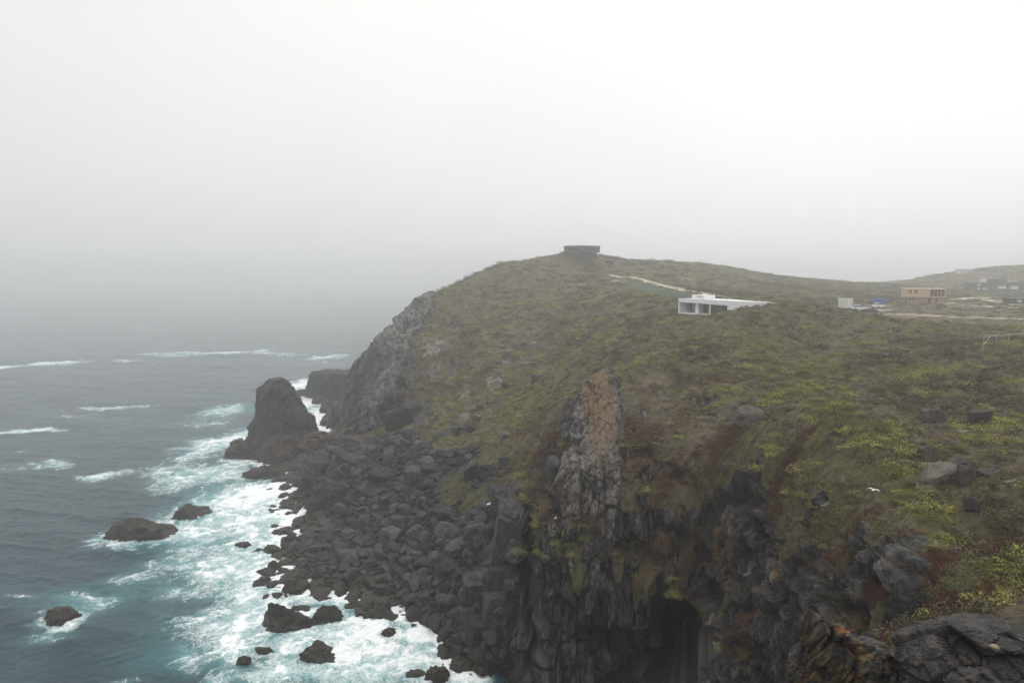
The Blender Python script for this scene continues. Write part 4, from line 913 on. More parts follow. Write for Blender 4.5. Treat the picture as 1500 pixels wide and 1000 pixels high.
# ------------------------------------------------------------------ buildings and small things
def G(u, v):
    return tuple(hit(u, v))
def paint(name, col, rough=0.6, var=0.12, scale=1.5, metallic=0.0, bump=0.0):
    t = NT(name, rough); a = t.noise(scale, 5, 0.6); t.b.inputs['Metallic'].default_value = metallic
    c = t.mix(t.ramp(a, 0.3, 0.7), tuple(q * (1 - var) for q in col), tuple(min(1, q * (1 + var)) for q in col))
    return t.done(c, t.bump(t.noise(scale * 8, 3, 0.6), bump, 0.02) if bump else None)
def glass_mat(name, col, rough=0.08):
    t = NT(name, rough); t.b.inputs['Specular IOR Level'].default_value = 0.7
    return t.done(t.mix(t.ramp(t.noise(0.8, 3), .4, .6), tuple(q * .7 for q in col), col))
def wood_mat(name, a_, b_):
    t = NT(name, 0.75); g = t.noise(2.0, 5, 0.6, t.mapv(t.obj, (0.6, 0.6, 6.0)))
    return t.done(t.mix(t.ramp(g, .3, .7), a_, b_))
WHITE = paint('white_render', (0.76, 0.77, 0.77), 0.6, 0.04); WHITE2 = paint('white_roof', (0.70, 0.71, 0.71), 0.7, 0.05); DGREY = paint('dark_frame', (0.05, 0.05, 0.05))
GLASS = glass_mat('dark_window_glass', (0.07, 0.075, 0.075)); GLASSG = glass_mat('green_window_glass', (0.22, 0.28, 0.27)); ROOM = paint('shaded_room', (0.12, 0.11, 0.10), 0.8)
PLY = wood_mat('plywood', (0.50, 0.36, 0.225), (0.58, 0.43, 0.28)); PLYP = wood_mat('pale_timber', (0.60, 0.48, 0.34), (0.70, 0.57, 0.42)); PLYR = wood_mat('raw_board', (0.40, 0.275, 0.20), (0.50, 0.36, 0.26))
BROWN = paint('brown_opening', (0.16, 0.105, 0.07)); BLACKW = wood_mat('black_stained_timber', (0.025, 0.025, 0.027), (0.045, 0.045, 0.047)); BLUE = paint('blue_container_paint', (0.05, 0.16, 0.38), 0.5, 0.15)
CREAM = paint('weathered_white', (0.60, 0.61, 0.60), 0.6, 0.08); CARW = paint('white_car_paint', (0.75, 0.76, 0.77), 0.25, 0.02); TYRE = paint('tyre_rubber', (0.02, 0.02, 0.02)); CGL = glass_mat('car_glass', (0.03, 0.035, 0.04))
CONC = paint('dark_concrete', (0.105, 0.10, 0.095), 0.9, 0.18, 0.6); FENCEW = wood_mat('fence_timber', (0.34, 0.29, 0.21), (0.48, 0.41, 0.30)); GREY = paint('mid_grey', (0.2, 0.2, 0.2))

# white villa: a wedge-plan house dug into the slope; front face runs from A to B, then C back
def white_house():
    A = np.array(P(993.5, 457, 150)); zf = A[2]; ang = math.atan2(-21, 11.2)
    root = empty('villa', (A[0], A[1], zf), ang)
    tag(root, 'long low white modern villa with glazed front and flat roof dug into the hillside', 'house')
    H_ = 3.02; L_ = 23.7; D = 6.2; W_ = 14.4
    MB().box(0, 0.0, -0.32, 11.0, 2.6, 0.0).build('terrace', WHITE2, root)
    MB().box(0.5, 2.603, -0.6, 9.5, D - .3, -0.02).build('floor_slab', WHITE2, root)
    MB().box(0.0, 0.0, 0.003, 0.35, D, H_ - 0.78).build('side_wall', WHITE, root)
    fa = MB(); fa.prism([(0, H_ - .777), (W_, H_ - 1.0), (L_, H_ - 1.0), (L_, H_), (0, H_)], 0, .3); fa.build('fascia', WHITE, root)
    MB().plan([(0, .303), (L_, .303), (L_, .8), (9.5, D), (0, D)], H_ - 0.38, H_ - 0.05).build('roof', WHITE2, root)
    MB().plan([(0, D - .25), (9.4, D - .25), (L_ - .02, .6), (L_ - .02, .85), (9.5, D), (0, D)], H_ - .047, H_ + .02).build('parapet', WHITE, root)
    MB().box(W_ + .003, 0.004, -1.2, L_ - 0.01, .30, H_ - 1.003).build('front_wall', WHITE, root)
    MB().plan([(0.36, D - .3), (9.4, D - .3), (L_ - .03, .42), (L_ - .03, .7), (9.45, D - .02), (0.36, D - .02)], 0.003, H_ - 0.383).build('back_wall', WHITE, root)
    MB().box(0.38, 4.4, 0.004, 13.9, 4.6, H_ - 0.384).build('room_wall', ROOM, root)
    MB().box(4.3, .9, 0.004, 5.3, 2.4, H_ - 0.384).build('column', WHITE, root)
    MB().box(9.35, .04, 0.004, 9.6, .26, H_ - 0.93).build('post', WHITE2, root)
    MB().box(W_ - .25, .31, -0.2, W_ - .003, 4.3, H_ - 0.385).build('side_wall', WHITE, root)
    for (x0, x1, m) in ((1.7, 4.2, GLASSG), (5.5, 7.1, GLASS), (7.14, 8.8, GLASS), (8.84, 10.5, GLASS), (10.54, 12.3, GLASS), (12.34, 14.1, GLASS)):
        w = MB(); y = 2.2
        w.box(x0, y - .06, 0.05, x0 + .09, y + .06, H_ - .39).box(x1 - .09, y - .06, 0.05, x1, y + .06, H_ - .39).box(x0 + .09, y - .055, H_ - .50, x1 - .09, y + .055, H_ - .395).box(x0 + .09, y - .055, 0.05, x1 - .09, y + .055, 0.15)
        o = w.build('window', DGREY if x0 < 3 else PLYR, root); MB().box(x0 + .092, y - .01, .152, x1 - .092, y + .01, H_ - .502).build('pane', m, o)
    b = MB().box(2.0, 2.0, H_ - 0.047, 5.9, 5.0, H_ + .80).build('roof_box', WHITE, root)
    MB().box(3.4, 1.93, H_ + 0.40, 5.4, 1.996, H_ + 0.58).build('vent', GREY, b)
    MB().cyl((12.0, 2.0, H_ - 0.06), (12.0, 2.0, H_ + 0.6), 0.06).build('pipe', GREY, root)
white_house()

def top_house():
    c = np.array(P(852, 371, 309)); x0 = P(826.5, 370, 305)[0]; x1 = P(878.5, 370, 305)[0]; z = P(852, 369.5, 305)[2] - 0.1
    root = empty('hilltop_house', (0, 0, z)); tag(root, 'dark concrete flat roofed house overhanging the rocky summit', 'house')
    h = 2.9
    MB().plan([(x0, 304), ((x0 + x1) / 2 - 0.5, 299.5), (x1, 304.6), (x1 - 0.6, 314), (x0 + 0.5, 314)], 0, h - 0.5).build('wall', CONC, root)
    MB().plan([(x0 - .15, 303.8), ((x0 + x1) / 2 - 0.5, 299.2), (x1 + .15, 304.4), (x1 - 0.5, 314.2), (x0 + 0.4, 314.2)], h - 0.496, h).build('roof', paint('roof_concrete', (0.14, 0.135, 0.13), .9), root)
    for (a, b) in ((0.12, 0.42), (0.56, 0.93)):
        xm = (x0 + x1) / 2 - 0.5
        q0, q1 = (x0, 304), (xm, 299.5)
        if a > .5: q0, q1 = (xm, 299.5), (x1, 304.6)
        a2, b2 = (a * 2) % 1, min(1, (b * 2) - (1 if a > .5 else 0))
        pa = (q0[0] + (q1[0] - q0[0]) * a2, q0[1] + (q1[1] - q0[1]) * a2 - .05); pb = (q0[0] + (q1[0] - q0[0]) * b2, q0[1] + (q1[1] - q0[1]) * b2 - .05)
        w = MB().plan([pa, pb, (pb[0], pb[1] + .04), (pa[0], pa[1] + .04)], 0.9, 1.9).build('window', paint('grey_glass', (0.05, 0.052, 0.055), .2), root)
    pb = (x0 + 3.6, 304 - 4.5 * 3.6 / ((x1 - x0) / 2)); MB().box(x0 + 2.6, pb[1] + .5 - .0, 1.0, x0 + 3.8, pb[1] + 1.4, 2.0)
    MB().plan([(x0 + 1.2, 303.5), ((x0 + x1) / 2 - 0.5, 301), (x1 - 1.4, 305), (x1 - 2, 312), (x0 + 2, 312)], -2.2, -0.01).build('plinth', paint('plinth_rock', (0.09, 0.085, 0.075), .95), root)
    MB().box(x0 + 2.2, 302.2, 1.55, x0 + 3.3, 302.5, 2.1)
top_house()
def hut(u0, u1, v0, v1, Y, name, label, mat, roofm, depth=3.0, door=True, cat='hut'):
    a = P(u0, v1, Y); b = P(u1, v0, Y); w = b[0] - a[0]; h = b[2] - a[2]
    root = empty(name, a); tag(root, label, cat)
    MB().box(0, 0, -1.5, w, depth, h * 0.9).build('wall', mat, root); MB().box(-.15, -.25, h * 0.9 + .003, w + .15, depth + .15, h).build('roof', roofm, root)
    if door: MB().box(w * .35, -.05, 0, w * .35 + min(.9, w * .3), -.003, h * .75).build('door', DGREY, root)
    return root, w, h
hut(948, 958, 382, 387.5, 328, 'hut', 'tiny hut on the skyline right of the hilltop house', CONC, GREY)

def wood_house():
    g_ = G(1350, 446); Y = g_[1]; a = (P(1321, 445.5, Y)[0], Y, g_[2]); x1 = P(1383.5, 445, Y)[0] - a[0]; xm = P(1361, 445, Y)[0] - a[0]
    root = empty('timber_house', (P(1321, 445.5, Y + 3)[0], Y + 3, a[2]), R(-27)); root.scale = (0.87, 1, 1); tag(root, 'two storey plywood clad house still under construction on the plateau', 'house')
    h1 = 2.75; h2 = 5.55; D = 7.0
    MB().box(1.0, 1.0, -1.0, x1 - .2, D, h1 - 0.2).build('ground_floor_wall', PLYR, root)
    u = MB(); u.box(0, 0, h1, xm, D, h2 - 0.22); u.build('upper_wall', PLY, root)
    MB().box(xm + .003, 2.4, h1 + .0, x1 - .1, D, h2 - .22).build('recessed_wall', BROWN, root)
    MB().box(-.1, -.15, h1 - 0.197, x1 + .05, D, h1 - .003).build('floor_band', PLYP, root)
    MB().box(-.15, -.2, h2 - 0.217, x1 + .1, D + .1, h2).build('roof', PLYP, root)
    for k in range(5):
        x = xm + .05 + (x1 - xm - .25) * k / 4.0; MB().box(x, 0.05, h1, x + .16, .25, h2 - .22).build('post', PLYP, root)
    for x in (2.2, 4.15):
        w = MB().box(x, -.07, h1 + 1.1, x + 1.05, -.004, h1 + 2.35).build('window', BROWN, root)
        MB().box(x - .07, -.09, h1 + 2.353, x + 1.12, -.004, h1 + 2.43).build('frame', PLY, w)
    for x in (2.6, 3.8): MB().box(x, .93, 1.35, x + .65, .997, 2.1).build('window', BROWN, root)
    MB().box(1.3, .93, .05, 1.8, .997, 2.2).build('door', paint('blue_door', (0.12, 0.18, 0.25)), root)
    for x in (8.2, 8.6, 10.4, 11.0): MB().box(x, -.05, -.3, x + .15, .12, h1 - .2).build('support_post', PLYR, root)
    MB().box(9.0, .9, .2, 10.2, .99, 2.3).build('doorway', BROWN, root); MB().box(11.6, .9, .9, 12.4, .99, 2.1).build('window', BROWN, root)
    o = MB().box(5.6, -2.4, 0, 6.4, -1.6, .45).box(6.5, -2.2, 0, 7.1, -1.7, .4).build('crate', BLUE); o.location = root.location; o.location.z -= 0.1
    tag(o, 'small blue crate on the bare earth in front of the plywood house', 'crate')
wood_house()

def container(u0, u1, v0, v1, Y, mat, label, rz, tall_door):
    a = G((u0 + u1) / 2, v1); Y = a[1]; a = (P(u0, v1, Y)[0], Y, a[2]); b = P(u1, v0, Y); th = math.atan(((u0 + u1) / 2 - 750) / 1000.); rz = rz - th; L_ = (u1 - u0) / 1000. * Y * math.cos(th) / math.cos(rz + th); h = b[2] - a[2]; D = 2.4
    root = empty('container', a, rz); tag(root, label, 'container', 'metal containers on the building plot')
    s = MB(); n = int(L_ / 0.3)
    pts = []
    for i in range(n + 1):
        x = L_ * i / n; pts.append((x, 0.0 if i % 2 else 0.07))
    pts += [(L_, D), (0, D)]
    s.plan(pts, 0.12, h - .12); s.build('body', mat, root)
    MB().box(-.03, -.03, h - .117, L_ + .03, D + .03, h).build('roof', mat, root)
    MB().box(-.02, -.02, 0, L_ + .02, D + .02, .117).build('base_rail', mat, root)
    d = MB().box(L_ * tall_door, -.08, .14, L_ * tall_door + .9, -.012, h - .25).build('door', WHITE if mat is CREAM else mat, root)
    MB().box(L_ * tall_door + .72, -.13, 1.0, L_ * tall_door + .8, -.083, 1.2).build('handle', GREY, d)
container(1228, 1249, 437, 450, 212, CREAM, 'white metal container beside a parked white car', 0.06, .62)
container(1277, 1297, 438, 449.5, 220, BLUE, 'blue metal container on the bare plot left of the plywood house', -0.04, .55)

def car(u, v, Y, rz, label, half=False, body=CARW):
    c = G(u, v); root = empty('parked_car', (c[0], c[1], c[2] + .05), rz); tag(root, label, 'car')
    prof = [(-2.1, .35), (-2.15, .75), (-1.95, .95), (-1.35, 1.02), (1.1, .98), (1.95, .82), (2.15, .6), (2.12, .35)]
    b = MB().prism(prof, -.85, .85).build('body', body, root, 0.06)
    MB().prism([(-1.9, .96), (-1.45, 1.40), (.15, 1.44), (1.05, .99)], -.74, .74).build('cabin', CGL, root, 0.05)
    MB().prism([(-1.50, 1.405), (-1.42, 1.45), (.12, 1.48), (.24, 1.43)], -.70, .70).build('roof', body, root)
    for x in (-1.35, 1.35):
        for s in (-1, 1):
            w = MB().cyl((x, s * .70, .33), (x, s * .88, .33), .33, n=18).build('wheel', TYRE, root); MB().cyl((x, s * .882, .33), (x, s * .895, .33), .19, n=12).build('rim', GREY, w)
    for s in (-1, 1):
        MB().box(2.10, s * .6 - .15, .62, 2.16, s * .6 + .15, .74).build('headlight', WHITE2, root)
        MB().box(-2.16, s * .65 - .12, .72, -2.10, s * .65 + .12, .86).build('tail_light', paint('red_lamp', (.25, .02, .02)), root)
car(1259, 455, 200, -0.12, 'white parked car in front of the white container')
car(1287, 451.5, 212, 0.5, 'white parked car half hidden beside the blue container')

def slab_thing(name, u, v, Y, w, d, h, mat, label, cat, rz=0, parts=None):
    c = P(u, v, Y); 
    o = MB().box(-w / 2, 0, 0, w / 2, d, h).build(name, mat, None, 0.03); o.location = c; o.rotation_euler = (0, 0, rz); tag(o, label, cat); return o
o = MB().box(-.06, -.06, -.4, .06, .06, 1.75).box(-.09, -.09, 1.753, .09, .09, 1.8).build('marker_post', WHITE); o.location = G(1258.5, 457); tag(o, 'short white post at the near edge of the building plot', 'post')
def heap(name, u, v, Y, w, h, d, mat, label, cat, seed):
    vv, f = rock_shape(seed, 4, 20, 0.10, 0.5); c = G(u, v); me = mesh_np(name, vv, f)
    rock_obj(name, me, mat, (c[0], c[1], c[2] + h * .05), (w / 2, d / 2, h), (0, 0, .1), label, cat)
heap('soil_heap', 1274, 457, 193, 5.6, 0.95, 2.4, paint('dark_soil', (0.045, 0.04, 0.037), .95, .3), 'low dark heap of soil in front of the parked cars', 'soil heap', 951)
heap('rubble_heap', 1392, 446, 232, 5, 0.8, 2.5, paint('pale_rubble', (0.40, 0.34, 0.27), .95, .3), 'pale heap of builders rubble right of the plywood house', 'rubble heap', 952)
def panel_stack(u, v, Y, label):
    c = G(u, v); r0 = empty('board_stack', c, 0.1); tag(r0, label, 'boards')
    for k in range(3): MB().box(-1.1 + .1 * k, 0 + .05 * k, .14 * k, 1.1 - .07 * k, 1.2, .14 * k + .11).build('board', CREAM if k != 1 else PLYP, r0)
panel_stack(1292, 456, 196, 'low stack of pale boards behind the dark soil heap')
panel_stack(1306, 456, 198, 'second stack of pale boards right of the soil heap')
panel_stack(1240, 453, 203, 'flat pale boards lying at the foot of the white container')

# houses on the far hillside
def dark_house():
    Y = float(G(1455, 429)[1]); a = P(1423, 428, Y); root = empty('black_timber_house', a); tag(root, 'long black timber house group below the far hill with pale openings', 'house')
    root['label'] = 'long black timber house below the far hill with small pale windows'
    s = Y / 1000.
    def bx(u0, v0, u1, v1, name, mat, y0=0., y1=6.):
        return MB().box((u0 - 1423) * s, y0, (428 - v1) * s, (u1 - 1423) * s, y1, (428 - v0) * s).build(name, mat, root)
    bx(1423, 414.5, 1450, 431, 'wall', BLACKW); bx(1450.1, 409, 1475, 431, 'wall', BLACKW, .5, 7); bx(1475.1, 414, 1500, 432, 'wall', BLACKW, .2, 6)
    bx(1422, 413.3, 1451, 414.4, 'roof', GREY, -.4, 6.2); bx(1449.5, 407.8, 1475.5, 408.9, 'roof', GREY, .2, 7.2); bx(1475.2, 413, 1502, 413.9, 'roof', DGREY, -.1, 6.2)
    for (u0, v0, u1, v1) in ((1431.5, 416, 1435, 418.5), (1431, 421.5, 1434, 424), (1426, 423, 1428, 424), (1439.5, 421.5, 1442, 424), (1443, 421.5, 1445.5, 424)):
        bx(u0, v0, u1, v1, 'window', CREAM, -.12, -.004)
    for (u0, v0, u1, v1) in ((1462, 419, 1474, 423), (1480, 419, 1490.5, 423.5)): bx(u0, v0, u1, v1, 'opening', CREAM, -.1 if u0 > 1475 else .38, .1 if u0 > 1475 else .46)
    bx(1440.2, 408.5, 1446.2, 413.2, 'chimney', CREAM, 1, 3)
dark_house()
def pole(u, v0, v1, Y, label, r=.09):
    Y = float(G(u, 428)[1]) - 1.5; a = P(u, v1, Y); b = P(u, v0, Y); o = MB().cyl((0, 0, -1), (0, 0, b[2] - a[2]), r, r * .7, 8).build('utility_pole', CREAM); o.location = a
    m = MB().box(-.5, -.05, b[2] - a[2] - .5, .5, .05, b[2] - a[2] - .4).build('cross_arm', GREY, o); tag(o, label, 'pole', 'poles by the far houses')
pole(1438.5, 403, 416, 394, 'taller pale pole standing at the black timber house'); pole(1435.5, 406, 416, 398, 'shorter grey pole left of the taller pale one', .07)
def far_house(u0, v0, u1, v1, Y, label, mat, nwin=3, wmat=None):
    Y = float(G((u0 + min(u1, 1500)) / 2, v1 + .5)[1]); a = P(u0, v1, Y); b = P(u1, v0, Y); w = b[0] - a[0]; h = b[2] - a[2]; root = empty('far_house', a); tag(root, label, 'house', 'houses on the far hillside')
    MB().box(0, 0, -3, w, 6, h * .9).build('wall', mat, root); MB().box(-.3, -.3, h * .9 + .003, w + .3, 6.3, h).build('roof', GREY if mat is not BLACKW else DGREY, root)
    for k in range(nwin): MB().box(w * (k + .22) / nwin, -.08, h * .3, w * (k + .72) / nwin, -.004, h * .68).build('window', wmat or GREY, root)
far_house(1407, 394.2, 1426, 399.8, 492, 'pale flat roofed house on the crest of the far hill', CREAM, 4)
far_house(1438, 394, 1447, 396.5, 500, 'small dark house on the far hill crest right of the pale one', CONC, 2)
far_house(1491, 417.5, 1512, 424, 400, 'pale low house at the right edge beside the black timber house', CREAM, 3)
far_house(1448, 404.5, 1456, 408, 440, 'small tan house above the black timber house', PLY, 2)
far_house(1481, 410, 1487, 413.5, 440, 'small white house above the right part of the black timber house', CREAM, 1)
far_house(1486.5, 437, 1515, 444.5, 290, 'low dark hut at the right edge beside the dirt road', BLACKW, 2, CREAM)
far_house(1474, 440, 1484, 443.5, 292, 'low pale shed left of the dark hut by the dirt road', CREAM, 2)

# timber rail fence on the plateau edge
def fence():
    pts = [hit(1441, 494), hit(1458, 493), hit(1476, 492), hit(1494, 491), hit(1512, 490.5), hit(1530, 490)]
    pts = [P(1441 + 18 * k, 503 - 1.6 * k, 92 + 3.5 * k) for k in range(6)]
    root = empty('rail_fence', pts[0]); tag(root, 'weathered timber rail fence at the right edge of the plateau', 'fence')
    o = np.array(pts[0]); tops = []
    for p in pts:
        q = np.array(p) - o; g = float(H(p[0], p[1])) - o[2] - .3; z1 = q[2] + 1.15; tops.append((q[0], q[1], z1))
        MB().cyl((q[0], q[1], min(g, q[2])), (q[0], q[1], z1), .05, .045, 8).build('post', FENCEW, root)
    for a, b in zip(tops[:-1], tops[1:]):
        MB().cyl((a[0], a[1] - .08, a[2] - .08), (b[0], b[1] - .08, b[2] - .08), .035, n=8).build('rail', FENCEW, root)
        MB().cyl((a[0], a[1] - .08, a[2] - .28), (b[0], b[1] - .08, b[2] - .22), .035, n=8).build('rail', FENCEW, root)
    a = tops[0]; MB().cyl((a[0] + .1, a[1], a[2] - 1.2), (a[0] + .75, a[1], a[2] - .2), .04, n=8).build('brace', PLYP, root)
fence()
# small wire-fence stakes by the plots
def stakes():
    r = np.random.default_rng(4)
    spots = [(1193 + 4.2 * k, 447 - (k % 3) * .4) for k in range(8)] + [(1252 + 5 * k, 447) for k in range(5)]
    src = MB().box(-.035, -.035, -.5, .035, .035, 1.25).build('fence_stake', FENCEW); first = True
    for i, (u, v) in enumerate(spots):
        o = src if first else src.copy()
        if not first: C.collection.objects.link(o)
        first = False; c = hit(u, v); o.location = c; o.rotation_euler = (r.uniform(-.05, .05), r.uniform(-.05, .05), r.uniform(0, 1))
        
        row = 'left of the white container' if i < 8 else 'between the white and blue containers'
        pos = 'leftmost' if i in (0, 8) else 'rightmost' if i in (7, 12) else 'second from left' if i in (1, 9) else 'second from right' if i in (6, 11) else 'middle' if i == 10 else 'inner'
        tag(o, '%s thin pale stake in the row %s' % (pos, row), 'stake', 'pale stakes marking the plots')
stakes()
def gull(u, v, Y, s, rz, label, fly=True):
    c = P(u, v, Y); root = empty('gull', c, rz); root.scale = (s, s, s); tag(root, label, 'gull', 'gulls')
    st = [(-.30, .015, .01), (-.20, .05, .0), (-.08, .085, -.01), (.06, .09, -.01), (.15, .06, .01), (.20, .045, .03), (.25, .045, .045), (.29, .022, .04), (.33, .008, .03)]
    V = []; F = []; n = 10
    for (x, r_, z) in st:
        for i in range(n): a = 2 * math.pi * i / n; V.append((x, r_ * math.cos(a), z + r_ * .9 * math.sin(a)))
    for k in range(len(st) - 1):
        for i in range(n): F.append((k * n + i, k * n + (i + 1) % n, (k + 1) * n + (i + 1) % n, (k + 1) * n + i))
    F += [tuple(range(n))[::-1], tuple(range((len(st) - 1) * n, len(st) * n))]
    me = bpy.data.meshes.new('body'); me.from_pydata(V, [], F); me.polygons.foreach_set('use_smooth', [True] * len(F)); o = link('body', me, WHITE, root)
    for sd in (-1, 1):
        w = [(.10, .05, .02), (.12, .28, .13), (.02, .52, .10), (-.10, .68, .03), (-.12, .66, .03), (-.08, .45, .09), (-.06, .26, .11), (-.08, .05, .02)]
        if not fly: w = [(.10, .07, .05), (.05, .10, .06), (-.10, .09, .05), (-.34, .04, .03), (-.36, .03, .02), (-.20, .07, .0), (-.05, .09, -.02), (.08, .085, .0)]
        b = [(x, y * sd, z) for x, y, z in w]; bb = b + [(x, y, z - .012) for x, y, z in b]; m = len(w)
        ff = [tuple(range(m)), tuple(reversed(range(m, 2 * m)))] + [(i, (i + 1) % m, m + (i + 1) % m, m + i) for i in range(m)]
        me = bpy.data.meshes.new('wing'); me.from_pydata(bb, [], ff); link('wing', me, WHITE if fly else GREY, root)
    MB().prism([(-.42, .01), (-.28, .03), (-.28, .0), (-.42, .0)], -.06, .06).build('tail', WHITE, root)
    MB().cyl((.32, 0, .03), (.39, 0, .015), .012, .004, 6).build('beak', paint('beak_yellow', (.5, .3, .03)), root)
gull(1280, 717, 46, 0.62, 0.7, 'white gull flying low over the green right slope with wings spread')
gull(716, 738, 104, 1.1, 2.6, 'white gull flying over the black boulders near the gully')
gull(814, 758, 82, 0.8, 1.2, 'white gull perched on the cliff ledge below the rusty buttress', False)
gull(216, 686, 150, 1.1, 0.3, 'lone gull skimming the grey sea left of the surf')
# odd stone on the near dome
vv, f = rock_shape(1200, 3, 8, .05, .05); me = mesh_np('stone', vv, f); shade_auto(me)
c = P(1458, 947, 15.6); rock_obj('stone', me, paint('tan_stone', (.24, .19, .12), .9, .3, 6), c, (.12, .08, .05), (.1, .3, .2), 'small tan flake of stone lying on the broad grey near rock', 'stone')
# ------------------------------------------------------------------ scrub: thousands of small plants, instanced
def leaf_mat(name, a_, b_, tip=None):
    t = NT(name, 0.8); rnd = t.rand()
    g = t.noise(6.0, 3, 0.6); c = t.mix(t.ramp(g, 0.3, 0.7), a_, b_)
    if tip: c = t.mix(t.math('MULTIPLY', t.ramp(t.noise(14.0, 2, 0.6), .55, .7), .7), c, tip)
    c = t.mix(1.0, c, t.mix(rnd, (0.45, 0.45, 0.46), (1.55, 1.5, 1.42)), 'MULTIPLY')
    t.b.inputs['Specular IOR Level'].default_value = 0.15
    return t.done(c)
def tuft_mesh(name, seed, n, leaf, flat=0.6, spread=1.0, upright=0.0, mat=None, core=True, lobes=5):
    """dome of leaf-sized faces over several uneven lobes"""
    r = np.random.default_rng(seed); V = []; F = []
    lb = [(r.uniform(-.55, .55) * spread, r.uniform(-.55, .55) * spread, r.uniform(.30, .62), r.uniform(.6, 1.1)) for _ in range(lobes)]
    for k in range(n):
        lx, ly, lr, lh = lb[int(r.integers(lobes))]
        th = r.uniform(0, 2 * math.pi); cz = r.uniform(-0.1, 1) ; sr = math.sqrt(max(0, 1 - cz * cz)); rad = lr * (r.uniform(.75, 1.08))
        p = np.array((lx + rad * sr * math.cos(th), ly + rad * sr * math.sin(th), rad * cz * flat * lh / .62 * 1.0))
        nrm = np.array((sr * math.cos(th), sr * math.sin(th), cz)) + r.normal(0, .45, 3)
        if upright: nrm[2] *= (1 - upright)
        nrm /= np.linalg.norm(nrm) + 1e-9; t1 = np.cross(nrm, r.normal(size=3)); t1 /= np.linalg.norm(t1); t2 = np.cross(nrm, t1)
        s = leaf * r.uniform(.6, 1.3); b = len(V)
        V += [p - t1 * s * .5, p + t2 * s * .45, p + t1 * s * .6 + nrm * s * .2, p - t2 * s * .45]; F.append((b, b + 3, b + 2, b + 1))
    me = mesh_np(name, np.array(V), np.array(F), False); me.materials.append(mat); return me
def scatter(name, protos, pts, scales, seed, label, tilt=None):
    r = np.random.default_rng(seed); n = len(pts)
    me = bpy.data.meshes.new(name + '_points'); me.vertices.add(n); me.vertices.foreach_set('co', np.asarray(pts, np.float32).ravel())
    a = me.attributes.new('sc', 'FLOAT_VECTOR', 'POINT'); s3 = np.stack([scales * r.uniform(.8, 1.25, n), scales * r.uniform(.8, 1.25, n), scales * r.uniform(.7, 1.2, n)], 1)
    a.data.foreach_set('vector', s3.astype(np.float32).ravel())
    a = me.attributes.new('rt', 'FLOAT_VECTOR', 'POINT'); a.data.foreach_set('vector', np.stack([r.normal(0, .12, n) + (tilt[0] if tilt is not None else 0), r.normal(0, .12, n) + (tilt[1] if tilt is not None else 0), r.uniform(0, 6.28, n)], 1).astype(np.float32).ravel())
    coll = bpy.data.collections.new(name + '_source')
    for i, pm in enumerate(protos):
        o = bpy.data.objects.new('%s_source_%d' % (name, i), pm); coll.objects.link(o)
    ob = link(name, me)
    g = bpy.data.node_groups.new(name + '_scatter', 'GeometryNodeTree')
    g.interface.new_socket('Geometry', in_out='INPUT', socket_type='NodeSocketGeometry'); g.interface.new_socket('Geometry', in_out='OUTPUT', socket_type='NodeSocketGeometry')
    N, L = g.nodes, g.links; gi = N.new('NodeGroupInput'); go = N.new('NodeGroupOutput')
    ip = N.new('GeometryNodeInstanceOnPoints'); ci = N.new('GeometryNodeCollectionInfo'); ci.inputs['Collection'].default_value = coll; ci.inputs['Separate Children'].default_value = True; ci.inputs['Reset Children'].default_value = True
    na = N.new('GeometryNodeInputNamedAttribute'); na.data_type = 'FLOAT_VECTOR'; na.inputs['Name'].default_value = 'sc'
    nb = N.new('GeometryNodeInputNamedAttribute'); nb.data_type = 'FLOAT_VECTOR'; nb.inputs['Name'].default_value = 'rt'
    L.new(gi.outputs[0], ip.inputs['Points']); L.new(ci.outputs[0], ip.inputs['Instance']); ip.inputs['Pick Instance'].default_value = True
    rv = N.new('FunctionNodeRandomValue'); rv.data_type = 'INT'; rv.inputs[4].default_value = 0; rv.inputs[5].default_value = len(protos) - 1; rv.inputs['Seed'].default_value = seed
    L.new(rv.outputs[2], ip.inputs['Instance Index'])
    L.new(nb.outputs[0], ip.inputs['Rotation']); L.new(na.outputs[0], ip.inputs['Scale']); L.new(ip.outputs[0], go.inputs[0])
    m = ob.modifiers.new('scatter', 'NODES'); m.node_group = g
    tag(ob, label, kind='stuff'); ob['category'] = 'scrub'
    return ob
